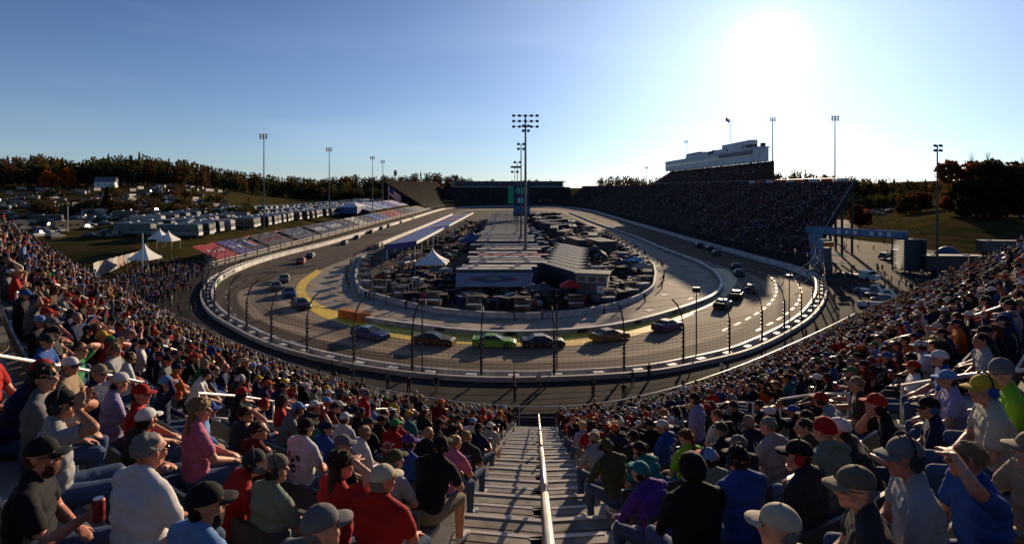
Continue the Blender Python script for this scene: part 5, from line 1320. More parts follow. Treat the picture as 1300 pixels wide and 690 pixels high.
for n_, c in CC_:
    CP.append(carproto('parked_car', 4.6, 1.8, 1.45, paint(n_.replace(' ', '_')+'_road', c))); CPD.append(n_+' saloon car')
for n_, c in CC_[:3]: CP.append(carproto('parked_pickup', 5.4, 1.95, 1.85, paint(n_+'_road', c), True)); CPD.append(n_+' pickup truck')
for n_, c in CC_[:2]: CP.append(carproto('parked_suv', 4.8, 1.95, 1.8, paint(n_+'_road', c), False, True)); CPD.append(n_+' sport utility car')
def camper(x, y, rz, g_, where):
    q = pr2.choice([1, 4, 2, 0, 0, 5, 3]); spawn(PRO, q, (x, y, T(x, y)+.02), rz, f'{PROD[q]} camper van {where}', 'camper', g_, .52)
# left field at two heights
for _ in range(230):
    a = pr2.uniform(-.95, -.50); y = pr2.choice([pr2.uniform(255, 300), pr2.uniform(300, 380), pr2.uniform(395, 425)]); x = a*y
    if y > 385 and a < -.62: continue
    where = 'in the campground on the far left field' 
    if pr2.random() < .55: camper(x, y, R(pr2.choice([0, 20, 90, -30])), 'campers in the left field', where)
    else: q = pr2.randrange(len(CP)); spawn(CP, q, (x, y, T(x, y)+.02), R(pr2.uniform(0, 180)), CPD[q]+' '+where, 'car', 'cars in the left field')
for px, py, q, rz in ((113, 297, 0, 10), (134, 295, 2, 5), (165, 292, 3, 0), (116, 312, 1, 12), (136, 307, 2, 60), (151, 309, 4, 20), (178, 300, 3, 0), (188, 288, 0, 0), (205, 292, 8, 0), (215, 286, 5, 30)):
    y = 150+(315-py)*2.6; x = (px-650)/F*y; spawn(CP, q, (x, y, T(x, y)+.02), R(rz), CPD[q]+' parked on grass between the coloured crowd and motorhomes', 'car', 'cars on the grass left of the stand')
for px, y, q, rz, w_ in ((86, 182, 2, 75, 'brown coach with its end to the stand, nearest the far left crowd'), (120, 235, 1, 5, 'white coach lying crosswise left of the motorhome rows'), (160, 222, 0, 0, 'dark coach parked crosswise behind the parked cars'), (60, 205, 5, 20, 'black coach beyond the far left crowd'), (12, 180, 4, 70, 'pale trailer peeking over the far left crowd'), (222, 215, 0, 5, 'dark coach at the left end of the motorhome rows')):
    x = (px-650)/F*y; spawn(PRO, q, (x, y, T(x, y)+.02), R(rz), w_, 'motorhome', 'coaches beyond the left end of the stand', .85)
for _ in range(85):
    y = pr2.uniform(150, 255); a = pr2.uniform(-.92, -.50); x = a*y
    if x > -100 or (x > -140 and y > 165) or (px_ := 650+F*a) < 40 and y < 175: continue
    q = pr2.randrange(len(CP)); spawn(CP, q, (x, y, T(x, y)+.02), R(pr2.choice([0, 10, 90, 80])+pr2.uniform(-6, 6)), CPD[q]+' in the grass car park beyond the left stand', 'car', 'cars in the grass car park on the left')
# house on the hill
hx, hy = -515/F*400, 400
hs = empty('farm_house', (hx, hy, T(hx, hy)), R(20), label='small white house with grey gable roof on the grassy hill before the woods', cat='house')
mb = MB(); mb.box((0, 0, 2), (12, 8, 4)); mb.build('wall', rvw, hs)
mb = MB(); mb.loft([[(-6.4, -4.5, 4), (-6.4, 4.5, 4), (-6.4, 0, 7.5)], [(6.4, -4.5, 4), (6.4, 4.5, 4), (6.4, 0, 7.5)]]); mb.build('roof', M('slate_roof', (.12, .13, .15)), hs)
for x in (-3.5, 0, 3.5): mb = MB(); mb.box((x, -4.02, 2.2), (1.1, .08, 1.3)); mb.build('window', glass_d, hs)
# ------------------------------------------------------------------ white peaked tents at the left
tw = M('tent_canvas', (.72, .70, .66), .8, .08, 1)
def tent(px, py, y, w_, label, cat='tent', h=2.4, pk=3.0, z=None, d=None):
    x = (px-650)/F*y; z = T(x, y) if z is None else z; d = d or w_; o = empty('peaked_tent', (x, y, z), label=label, cat=cat)
    rings = []
    for t in np.linspace(0, 1, 7): s_ = (1-t)**1.6*.94+.03; zz = h+pk*t; rings.append([(a*w_/2*s_/.97, b*d/2*s_/.97, zz) for a, b in ((-1, -1), (0, -1), (1, -1), (1, 0), (1, 1), (0, 1), (-1, 1), (-1, 0))])
    MB().loft(rings).build('canopy', tw, o); mb = MB()
    for a, b, c_, e_ in ((-1, -1, 1, -1), (1, -1, 1, 1), (1, 1, -1, 1), (-1, 1, -1, -1)): mb.quad((a*w_/2, b*d/2, h), (c_*w_/2, e_*d/2, h), (c_*w_/2, e_*d/2, h-.35), (a*w_/2, b*d/2, h-.35))
    mb.build('valance', tw, o)
    for a in (-1, 1):
        for b in (-1, 1): mb = MB(); mb.tube([(a*w_/2*.98, b*d/2*.98, 0), (a*w_/2*.98, b*d/2*.98, h)], .05, 6); mb.build('tent_pole', steel_g, o)
    return o
tent(184, 0, 124, 4.6, 'white peaked tent nearest the pole behind the left stand'); tent(203, 0, 142, 3.8, 'white twin tent, its left peak, on the left bank', pk=2.2); tent(214, 0, 142, 3.8, 'white twin tent, its right peak, on the left bank', pk=2.2)
bw = empty('banner_wall', label='long grey and white printed banner fence behind the left end of the stand', cat='banner')
a = P(118, 335, 112); b = P(176, 318, 132)
for q in range(8):
    p = a.lerp(b, q/8); r__ = a.lerp(b, (q+.94)/8); mb = MB(); mb.add([(p.x, p.y, .2), (r__.x, r__.y, .4), (r__.x, r__.y, 3.3), (p.x, p.y, 3.1)], [(0, 1, 2, 3)]); mb.add([(p.x+.05, p.y+.1, .2), (r__.x+.05, r__.y+.1, .4), (r__.x+.05, r__.y+.1, 3.3), (p.x+.05, p.y+.1, 3.1)], [(3, 2, 1, 0)])
    mb.build('banner_panel', M('banner_' + ['pale', 'rose', 'grey'][q % 3], [(.45, .43, .40), (.38, .24, .2), (.25, .25, .25)][q % 3]), bw)
# white posts
for px, y, h in ((181, 118, 8.5), (86, 178, 8)): x = (px-650)/F*y; o = empty('white_post', (x, y, T(x, y)), label='white post rising beside the peaked tent' if px > 100 else 'white post among the coaches at the far left', cat='post'); mb = MB(); mb.tube([(0, 0, 0), (0, 0, h)], .12, 8); mb.build('pole', rvw, o)
# walkway crowd left and right of the stand, standing
items = []
def stand_fig(x, y, z=0): 
    items.append(ritem(x, y, z-.02, R(cr.uniform(0, 360)), STF, 1.0))
mb = figure(False); v = np.array(mb.v); g = np.zeros(len(v), int)
for f, m_ in zip(mb.f, mb.m): g[list(f)] = m_
v = v.copy(); lg = (g == 1); up_ = ~lg; v[up_, 2] += .38
# turn the thighs into standing legs
mbs = MB(); nn_ = 6
def rg(cx, cy, z, rx, ry, n=6): return [(cx+rx*math.cos(a), cy+ry*math.sin(a), z) for a in np.linspace(0, 2*math.pi, n+1)[:-1]]
mbs.mi = 0; mbs.loft([rg(0, 0, .82, .15, .11), rg(0, .01, 1.1, .15, .11), rg(0, .01, 1.38, .2, .1), rg(0, .01, 1.46, .09, .07)]); mbs.mi = 2; mbs.loft([rg(0, .02, 1.45, .05, .05), rg(0, .03, 1.55, .07, .08), rg(0, .03, 1.62, .078, .09)], False); mbs.mi = 3; mbs.loft([rg(0, .02, 1.61, .083, .1), rg(0, .02, 1.70, .07, .085), rg(0, .02, 1.75, .03, .03)])
for sx in (-1, 1): mbs.mi = 1; mbs.tube([(sx*.09, 0, .85), (sx*.12, 0, .02)], [.09, .055], 5, False); mbs.mi = 0; mbs.tube([(sx*.2, 0, 1.4), (sx*.25, .03, 1.12)], [.06, .05], 5, False); mbs.mi = 2; mbs.tube([(sx*.25, .03, 1.12), (sx*.22, .16, .9)], [.04, .035], 5, False)
v = np.array(mbs.v); g = np.zeros(len(v), int)
for f, m_ in zip(mbs.f, mbs.m): g[list(f)] = m_
STF = (v, mbs.f, g)
for _ in range(520):   # the crowd on the left concourse
    t = cr.random(); y = 84+50*t; x = -(50+16*t)-cr.random()**1.3*(13+8*t)
    k_, X_ = kat(x, y)
    if np.min(np.hypot(Ow[:, 0]-x, Ow[:, 1]-y)) < 3.2: continue
    stand_fig(x, y, max(0, T(x, y)+.06)+(.6 if y < 120 else 0))
for _ in range(150):
    y = cr.uniform(150, 330); x = -cr.uniform(86, 100); stand_fig(x, y, T(x, y))
crowd_mesh('bystanders', items, crowd_m, None, 'people standing on the concourse beyond the left end of the near stand', 'crowd'); items = []
# ------------------------------------------------------------------ trees
leafm = M('foliage', None, .9, .2, .12, attr='Col', spec=.03)
def _leaf(m):
    t = m.node_tree; n = t.nodes; l = t.links; b = n['Principled BSDF']; out = n['Material Output']; tr_ = n.new('ShaderNodeBsdfTranslucent'); ms = n.new('ShaderNodeMixShader'); ms.inputs[0].default_value = .42
    l.new(b.inputs['Base Color'].links[0].from_socket, tr_.inputs['Color']); l.new(b.outputs[0], ms.inputs[1]); l.new(tr_.outputs[0], ms.inputs[2]); l.new(ms.outputs[0], out.inputs['Surface'])
_leaf(leafm)
bark = M('bark', (.06, .045, .035), .95, .3, 3, .5)
def crown_pts(rs_, n, h, w_, conif=False):
    """leaf clumps: small quads scattered over several lobes"""
    V_, F_ = [], []
    lobes = []
    nl = 1 if conif else rs_.randint(13, 19)
    for q in range(nl):
        a = rs_.rand()*6.283; r_ = w_*.36*math.sqrt(rs_.rand()); z = h*(.16+.68*rs_.rand()); zz = (z/h-.52)
        lobes.append((r_*math.cos(a), r_*math.sin(a), z, w_*(.20+.13*rs_.rand())*(1-.7*abs(zz))))
    cen = []
    for i in range(n):
        if conif: z = h*(.12+.88*rs_.rand()**1.3); r_ = w_*.5*(1-z/h)*(.55+.45*rs_.rand())+.15; a = rs_.rand()*6.283; c = np.array([r_*math.cos(a), r_*math.sin(a), z])
        else:
            l = lobes[rs_.randint(nl)]; d = rs_.randn(3); d /= np.linalg.norm(d); c = np.array(l[:3])+d*l[3]*(.78+.26*rs_.rand())*np.array([1, 1, .8])
        s_ = (.30 if conif else .34)*w_/8*(.6+.8*rs_.rand()); u = rs_.randn(3); u /= np.linalg.norm(u); v = np.cross(u, rs_.randn(3)); v /= np.linalg.norm(v)
        b = len(V_); V_ += [c-u*s_-v*s_*.7, c+u*s_*.9-v*s_, c+u*s_+v*s_*.8, c-u*s_*.8+v*s_]; F_.append((b, b+1, b+2, b+3)); cen.append(c)
    return np.array(V_), F_
def tree_mb(rs_, h, w_, conif=False):
    mb = MB(); th = h*(.9 if conif else .62); mb.tube([(0, 0, -.3), (.1, .05, th*.4), (0, .1, th)], [w_*.04+.08, w_*.028+.05, .05], 6)
    if not conif:
        for q in range(6):
            a = rs_.rand()*6.283; z0 = h*(.25+.25*rs_.rand()); r_ = w_*.33; mb.tube([(0, 0, z0), (r_*.5*math.cos(a), r_*.5*math.sin(a), z0+h*.13), (r_*math.cos(a), r_*math.sin(a), z0+h*.26)], [w_*.018+.04, w_*.012+.03, .03], 5)
    return mb
TCOL = [(.042, .048, .017), (.062, .054, .02), (.082, .056, .022), (.036, .044, .017), (.10, .055, .021), (.07, .046, .021), (.045, .052, .02)]
ORG = (.42, .10, .012)
def single_tree(x, y, h, w_, col, label, seed, conif=False, n=1500, var=.22, group=None):
    rs_ = np.random.RandomState(seed); o = empty('tree', (x, y, T(x, y)), label=label, cat='tree', group=group)
    tree_mb(rs_, h, w_, conif).build('trunk', bark, o); V_, F_ = crown_pts(rs_, n, h, w_, conif)
    me = bpy.data.meshes.new('crown'); me.from_pydata(V_.tolist(), [], F_); me.materials.append(leafm)
    k = 1+var*(np.repeat(rs_.rand(len(F_)), 4)*2-1); at = me.color_attributes.new('Col', 'FLOAT_COLOR', 'POINT')
    at.data.foreach_set('color', np.concatenate([np.array(col)[None, :]*k[:, None], np.ones((len(k), 1))], 1).ravel()); link(bpy.data.objects.new('crown', me), o); return o
PROT = []
for s_ in range(7): rs_ = np.random.RandomState(40+s_); V_, F_ = crown_pts(rs_, 420, 10, 8 if s_ < 5 else 5, s_ >= 5); t_ = tree_mb(rs_, 10, 8); PROT.append((V_, t_))
def wood(name, spots, label):
    VV, LL, CC = [], [], []; b = 0
    for x, y, h, w_, col, q in spots:
        V_, t_ = PROT[q]; s_ = np.array([w_/8, w_/8, h/10]); a = tr.random()*6.28; c, s2 = math.cos(a), math.sin(a); v = V_*s_; vv = np.stack([v[:, 0]*c-v[:, 1]*s2+x, v[:, 0]*s2+v[:, 1]*c+y, v[:, 2]+T(x, y)], 1)
        VV.append(vv); kk = 1+.2*(np.repeat(np.random.RandomState(b % 9999).rand(len(vv)//4), 4)*2-1); CC.append(np.concatenate([np.array(col)[None]*kk[:, None], np.ones((len(vv), 1))], 1)); LL.append(np.arange(len(vv))+b); b += len(vv)
    trunks = MB()
    for x, y, h, w_, col, q in spots: trunks.tube([(x, y, T(x, y)-.3), (x, y, T(x, y)+h*.6)], [w_*.04, w_*.02], 4, False)
    VV = np.concatenate(VV); LL = np.concatenate(LL); CC = np.concatenate(CC); me = bpy.data.meshes.new(name); me.vertices.add(len(VV)); me.vertices.foreach_set('co', VV.ravel()); me.loops.add(len(LL)); me.loops.foreach_set('vertex_index', LL); me.polygons.add(len(LL)//4); me.polygons.foreach_set('loop_start', np.arange(0, len(LL), 4)); me.update(calc_edges=True)
    at = me.color_attributes.new('Col', 'FLOAT_COLOR', 'POINT'); at.data.foreach_set('color', CC.ravel()); me.materials.append(leafm); o = link(bpy.data.objects.new(name, me)); tag(o, label, 'woodland', None, 'stuff')
    t_ = trunks.build('trunks', bark, o); tag(t_, kind='stuff')
tr = random.Random(11)
def spot(px, y, h, w_=None): return (((px-650)/F*y), y, h, w_ or h*tr.uniform(.5, .7), tuple(c*tr.uniform(.8, 1.2) for c in tr.choice(TCOL)), tr.randrange(7) if tr.random() < .35 else tr.randrange(5))
sp = []
def prof(px, t):
    xs_ = [p[0] for p in t]; return float(np.interp(px, xs_, [p[1] for p in t]))
LT_ = [(-160, 196), (0, 198), (20, 197), (50, 195), (75, 197), (100, 203), (130, 196), (180, 194), (220, 200), (260, 208), (300, 216), (330, 220), (380, 224), (450, 222), (490, 221), (530, 218), (580, 221), (600, 226), (645, 228), (680, 228), (712, 232)]
for row, (dy_, n_) in enumerate(((0, 110), (22, 90), (-26, 60))):
    for i in range(n_):
        px = -150+(712+150)*i/n_+tr.uniform(-3, 3); base = float(np.interp(px, [-150, 250, 420, 560, 712], [430, 470, 610, 680, 720])); y = base+dy_+tr.uniform(-8, 8); x = (px-650)/F*y
        top = prof(px, LT_)+tr.uniform(-1.5, 3.5)+(4 if row == 2 else 0); h = HC+(HY-top)/F*y-T(x, y)
        if h > 4: sp.append(spot(px, y, h, min(h*.62, 13)*tr.uniform(.8, 1.15)))
wood('woodland', sp, 'dark autumn woodland along the left and far horizon'); sp = []
for i in range(60):    # scrub belt between field and motorhomes
    px = tr.uniform(40, 330); y = tr.uniform(232, 262) if tr.random() < .7 else tr.uniform(300, 330); sp.append(spot(px, y, tr.uniform(4, 8), 7))
for i in range(60): px = tr.uniform(330, 500); y = tr.uniform(540, 600); sp.append(spot(px, y, tr.uniform(10, 15)))
wood('scrub', sp, 'scrubby brown trees between the upper field and the motorhomes'); sp = []
RT_ = [(770, 224), (800, 221), (830, 223), (860, 222), (975, 219), (1000, 217), (1015, 214), (1030, 219), (1060, 222), (1100, 224), (1150, 227), (1200, 230), (1240, 232), (1500, 232)]
for row, (dy_, n_) in enumerate(((0, 90), (30, 70))):
    for i in range(n_):
        px = 765+(1480-765)*i/n_+tr.uniform(-3, 3); y = float(np.interp(px, [765, 860, 1000, 1300], [640, 520, 470, 520]))+dy_+tr.uniform(-8, 8); x = (px-650)/F*y; h = HC+(HY-prof(px, RT_)-tr.uniform(-1.5, 3))/F*y-T(x, y); sp.append(spot(px, y, h, min(h*.7, 12)))
for i in range(30): px = tr.uniform(1085, 1230); y = tr.uniform(400, 440); sp.append(spot(px, y, tr.uniform(7, 11)))
wood('woodland', sp, 'dark tree line along the horizon behind the main grandstand'); 
single_tree(-588/F*396, 396, 13, 10, ORG, 'bright orange autumn tree, left of the pair at the wood edge on the hill', 1)
single_tree(-563/F*398, 398, 15, 10, (.36, .08, .012), 'taller orange red autumn tree, right of the pair at the wood edge', 2)
single_tree(-514/F*240, 240, 12, 6, (.018, .026, .014), 'dark green conifer standing alone among the scrub on the left', 3, True)
RTREE = [(1222, 235, 24, 17, (.17, .05, .018), 'red leaved tree at the left edge of the big right-hand tree group'), (1240, 240, 25, 17, (.030, .034, .012), 'tall dark green tree next to the red leaved tree on the right'), (1258, 228, 26, 18, (.034, .034, .014), 'broad dark tree in the middle of the right-hand tree group'),
  (1278, 232, 22, 16, (.05, .035, .014), 'brownish tree behind the upper right end of the stand'), (1296, 222, 23, 16, (.10, .042, .016), 'rust coloured tree at the right edge of the picture'), (1232, 216, 16, 13, (.028, .030, .012), 'low dark tree in front of the right-hand tree group'), (1268, 214, 17, 14, (.035, .028, .012), 'low brown tree in front of the right-hand tree group'), (1318, 226, 22, 16, (.04, .03, .012), 'tree just past the right edge of the picture'), (1345, 232, 24, 16, (.04, .03, .012), 'tree well past the right edge of the picture'),
  (1150, 330, 13, 12, (.13, .05, .015), 'orange brown tree beyond the car park, left one'), (1168, 335, 12, 12, (.10, .045, .015), 'orange brown tree beyond the car park, right one'), (1092, 250, 11, 9, (.12, .04, .015), 'rust brown tree beside the end of the main grandstand'), (1212, 300, 13, 10, (.05, .035, .015), 'dark tree on the bank before the far car park')]
for q, (px, y, h, w_, col, lab) in enumerate(RTREE): single_tree((px-650)/F*y, y, h, w_, col, lab, 60+q, n=1700)
# bare trees sticking up
for q, (px, y, h) in enumerate(((1234, 250, 29), (1254, 262, 30), (1300, 250, 27))):
    rs_ = np.random.RandomState(q); o = empty('bare_tree', ((px-650)/F*y, y, T((px-650)/F*y, y)), label=['pale bare tree rising behind the red leaved tree', 'pale bare tree with fine twigs above the right-hand tree group', 'bare tree at the right picture edge'][q], cat='tree'); mb = MB(); mb.tube([(0, 0, 0), (.2, 0, h*.5), (0, 0, h*.8)], [.35, .2, .06], 6); mb.build('trunk', bark, o); mb = MB()
    for i in range(70): a = rs_.rand()*6.28; z = h*(.5+.42*rs_.rand()); r_ = 3.4*(1.05-z/h)*2; mb.tube([(0, 0, z*.9), (r_*.5*math.cos(a), r_*.5*math.sin(a), z), (r_*math.cos(a+.3), r_*math.sin(a+.3), z+2.2)], [.07, .05, .02], 3, False)
    mb.build('crown', bark, o)
# ------------------------------------------------------------------ floodlight poles
lampb = M('floodlight_dark', (.03, .03, .035), .6)
def light_pole(px, y, top_py, label, kind='bank', z=None, r_=.28):
    x = (px-650)/F*y; z = T(x, y) if z is None else z; zt = HC+(HY-top_py)/F*y-z; o = empty('floodlight_pole', (x, y, z), label=label, cat='light pole')
    mb = MB(); mb.tube([(0, 0, 0), (0, 0, zt)], [r_, r_*.45], 8); mb.build('pole', M('pole_grey', (.16, .15, .15), .6) if kind != 'dark' else steel_d, o)
    if kind == 'bank': rows_ = [(0, 3), (-.75, 3), (-1.5, 3)]; w_ = 1.2
    elif kind == 'wide': rows_ = [(0, 5), (-1.25, 5), (-2.5, 5)]; w_ = 1.35
    else: rows_ = [(0, 2), (-1.1, 2)]; w_ = 1.2
    for dz, n_ in rows_:
        s_ = .8 if kind == 'bank' else y/130; mb = MB(); mb.box((0, 0, zt+dz*s_), ((n_-1)*w_*s_+.3, .12, .12)); arm = mb.build('cross_arm', steel_d, o)
        for k_ in range(n_): mb = MB(); xx = (k_-(n_-1)/2)*w_*s_; mb.box((xx, -.2, zt+dz*s_), (.62*s_, .5, .42*s_), rot=Matrix.Rotation(.5, 3, 'X')); mb.build('floodlight', lampb, o)
    return o
light_pole(335, 182, 171, 'tall floodlight pole on the left bank, the nearest of the left row'); light_pole(418, 240, 188, 'tall floodlight pole behind the motorhomes, second from left')
light_pole(473, 310, 199, 'floodlight pole left of the flag, taller of the pair'); light_pole(486, 352, 204, 'floodlight pole just left of the flag, shorter of the pair')
light_pole(667, 128, 147, 'tallest dark floodlight pole in the middle of the infield', 'wide', 0, .36)
c_ = light_pole(667.5, 128.6, 160, 'cluster of lower floodlights on the mast beside the tallest infield pole', 'dark', 0, .3); light_pole(661.5, 158, 183, 'second dark floodlight pole of the infield, left of the tallest', 'dark', 0, .28)
light_pole(657, 240, 206, 'thin third floodlight pole in the infield', 'dark', 0, .25); light_pole(653.5, 330, 212, 'thin distant floodlight pole in the infield', 'dark', 0, .3)
light_pole(981, 262, 150, 'floodlight pole rising at the right end of the press box', z=0, r_=.45); light_pole(1060, 190, 148, 'tall floodlight pole behind the right end of the main grandstand', z=0, r_=.3)
light_pole(1190, 116, 185, 'dark floodlight pole in front of the right-hand trees', 'dark', 0, .26); light_pole(871, 400, 179, 'thin floodlight pole behind the press box left part', z=0, r_=.3); light_pole(821, 470, 212, 'tiny distant floodlight pole left of the press box', z=0, r_=.3)
for px, y, h, nm_, lb in ((493, 302, 19, 'us', 'flagpole with a large red and white striped flag above the left tarps'), (927, 300, 12, 'red', 'flagpole with a small red and white flag on top of the press box')):
    x = (px-650)/F*y; z = T(x, y) if nm_ == 'us' else 42.1; o = empty('flagpole', (x, y, z), label=lb, cat='flagpole'); mb = MB(); mb.tube([(0, 0, 0), (0, 0, h)], .14, 6); mb.build('pole', steel_g, o)
    s_ = 1.35 if nm_ == 'us' else .6; m2 = {c: MB() for c in 'rwb'}
    def fp_(u, v): return (-(.3+u*3.6*s_)-v*1.6*s_*0 if nm_ != 'us' else .2+u*6.5, .35*math.sin(u*6+v), h-.3-v*3.4*s_-u*(5.6 if nm_ == 'us' else 2.4)*(.7 if nm_ == 'us' else -1)*s_*(.9))
    for i in range(7):
        for j in range(10):
            c = 'b' if (nm_ == 'us' and i < 4 and j < 4) else ('r' if i % 2 == 0 else 'w'); m2[c].quad(fp_(j/10, i/7), fp_((j+1)/10, i/7), fp_((j+1)/10, (i+1)/7), fp_(j/10, (i+1)/7))
    for c, mm_ in (('r', M('flag_red', (.55, .05, .05))), ('w', M('flag_white', (.7, .68, .66))), ('b', M('flag_blue', (.04, .06, .2)))):
        if m2[c].v: m2[c].build({'r': 'red_stripes', 'w': 'white_stripes', 'b': 'blue_field'}[c], mm_, o)
WS = .42
wt = empty('water_tower', (-148/F*640, 640, T(-148/F*640, 640)), label='tiny pale water tower above the far trees', cat='water tower')
wt.scale = (WS, WS, .78); mb = MB(); mb.tube([(0, 0, 0), (0, 0, 26)], .8, 8); mb.build('leg', steel_g, wt); mb = MB(); mb.loft([[(r_*math.cos(a), r_*math.sin(a), z) for a in np.linspace(0, 6.283, 13)[:-1]] for r_, z in ((1, 26), (4.6, 28), (5, 31), (3.5, 34), (.5, 35.2))]); mb.build('tank', M('tank_pale', (.35, .42, .40)), wt)
# ------------------------------------------------------------------ infield
ir = random.Random(9)
roofw = M('trailer_roof', (.46, .44, .40), .6, .2, .5); trs = {}
def hauler(x, y, rz, L, label, roof='white', side=(.05, .05, .06), cab=True, group='team transporters parked in the infield', z=0):
    key = (roof, side, L, cab)
    if key not in trs:
        o = empty('transporter'); rc = dict(white=(.42, .40, .36), grey=(.16, .155, .15), red=(.38, .07, .06), blue=(.03, .10, .26), cream=(.55, .50, .40), dark=(.05, .05, .055))[roof]
        mb = MB(); mb.box((0, 0, 2.3), (L, 2.6, 3.0)); mb.build('trailer_body', M('trailer_side_%g%g%g' % side, side, .4, .1, .6, spec=.4), o)
        mb = MB(); mb.box((0, 0, 3.86), (L*.995, 2.62, .10)); rf = mb.build('roof', M('trailer_roof_'+roof, rc, .65, .25, .4), o)
        if roof == 'dark':
            for sy in (-1, 1): mb = MB(); mb.box((0, sy*1.25, 3.93), (L*.99, .14, .08)); mb.build('roof_rail', roofw, rf)
        for fx in (() if roof == 'dark' else (-.3, .25)): mb = MB(); mb.box((L*fx, .3, 4.0), (.9, .8, .18)); mb.build('roof_hatch', steel_g, rf)
        for fx in (-.36, -.28): 
            for sy in (-1, 1): mb = MB(); mb.tube([(L*fx, sy*1.0, .5), (L*fx, sy*1.3, .5)], .5, 10); mb.build('wheel', tyre, o)
        if cab:
            mb = MB(); mb.box((L/2+1.6, 0, 1.9), (1.9, 2.4, 2.6)); mb.box((L/2+3.3, 0, 1.25), (1.6, 2.1, 1.3)); mb.build('tractor_cab', M('cab_'+roof, side if roof != 'white' else (.3, .3, .32), .35, spec=.5), o)
            mb = MB(); mb.box((L/2+2.5, 0, 2.55), (.12, 2.1, .8)); mb.build('windscreen', glass_d, o)
            for sy in (-1, 1): mb = MB(); mb.tube([(L/2+3.4, sy*.8, .5), (L/2+3.4, sy*1.15, .5)], .5, 10); mb.build('wheel', tyre, o)
        trs[key] = o; c = o
    else: c = copy_tree(trs[key])
    c.location = (x, y, z); c.rotation_euler = (0, 0, rz); tag(c, label, 'truck', group); return c
def XP(px, y): return (px-650)/F*y
hauler(XP(634, 101.5), 103, 0, 13.6, 'cream roofed transporter trailer, front one with the printed awning', 'cream', (.03, .05, .14), False)
hauler(XP(627, 99), 99.6, 0, 13.2, 'second pale roofed trailer immediately behind the printed awning', 'white', (.04, .05, .07), False)
aw = empty('printed_awning', (XP(628, 97), 97.6, 0), label='large pale awning with a faded red and green emblem in front of the transporters', cat='awning')
mb = MB(); mb.add([(-6.6, 0, 3.45), (6.6, 0, 3.45), (5.9, -4.2, 1.75), (-6.3, -4.2, 1.75), (-6.6, 0, 3.40), (6.6, 0, 3.40), (5.9, -4.2, 1.70), (-6.3, -4.2, 1.70)], [(0, 3, 2, 1), (4, 5, 6, 7), (0, 1, 5, 4), (2, 3, 7, 6), (1, 2, 6, 5), (3, 0, 4, 7)]); mb.build('canopy', M('awning_cloth', (.22, .23, .28), .8, .2, .4), aw)
for nm_, w_, h_, c, dz in (('emblem_red', 4.2, .8, (.26, .07, .07), .01), ('emblem_dark', 2.8, 1.0, (.06, .08, .12), .02), ('emblem_green', 1.5, .6, (.16, .22, .14), .03)):
    mb = MB(); nn = 16; mb.add([(w_*math.cos(a)-.1, -2.0-h_*math.sin(a)*.95, 2.64-h_*math.sin(a)*.385+.03+dz) for a in np.linspace(0, 2*math.pi, nn+1)[:-1]], [tuple(range(nn))[::-1]]); mb.build(nm_, M(nm_, c), aw)
for x in (-6.2, -2, 2, 5.8): mb = MB(); mb.tube([(x, -4.15, 0), (x, -4.15, 1.72)], .05, 6); mb.build('awning_pole', steel_g, aw)
hc = ['white', 'grey', 'white', 'red', 'white', 'cream', 'grey', 'blue']
ys_ = [108.5, 112.3, 116.2, 120.2, 124.4, 128.9+2.4, 135.8, 141.5]
for q, y in enumerate(ys_):
    L = 15 if q < 7 else 17; hauler(XP(646, y)+ir.uniform(-1.3, 1.3), y, 0, L, f'{["pale", "grey roofed", "white roofed", "red roofed", "long white", "cream roofed", "plain grey", "blue roofed"][q]} transporter in the first block, {ORD[q]} row behind the awning', hc[q], (.05, .05, .06), q % 2 == 0)
for q, y in enumerate(np.arange(152, 208, 5.0)):
    hauler(XP(641, y)+ir.uniform(-1, 1), y, 0, 15.5, f'transporter in the second infield block, {ORD[q]} row from its near end', ir.choice(['white', 'grey', 'cream', 'grey']), (.05, .05, .06), q % 2 == 1)
OR2 = ORD+['thirteenth', 'fourteenth', 'fifteenth', 'sixteenth']
for q, y in enumerate(np.arange(216, 330, 7.5)):
    hauler(XP(643, y), y, 0, 16, f'transporter in the farthest infield block, {OR2[q]} from its near end', ir.choice(['white', 'grey', 'grey']), (.06, .06, .07), False)
for q in range(15):   # fan of trailers parked lengthwise on the right
    y = 112+q*3.1; x = XP(700, 112)+q*.15; 
for q in range(9):
    x = XP(697, 108)+q*.0; hauler(9.2+q*.62, 101.5+q*4.4, R(-68), 12.5, f'trailer in the slanting fan right of the transporters, {ORD[q]} from the front', 'dark', (.025, .03, .05), False)
for q in range(26):
    rc_ = ir.choice(['dark', 'grey', 'dark', 'white']); yy_ = ir.uniform(150, 330)
    hauler(ir.uniform(11, 26), yy_, R(ir.uniform(50, 115)), 12, f'{rc_} roofed trailer in the crowded right half of the infield, {["nearer", "middle", "farther"][int((yy_-150)//61)]} third', rc_, (.03, .03, .035), False)
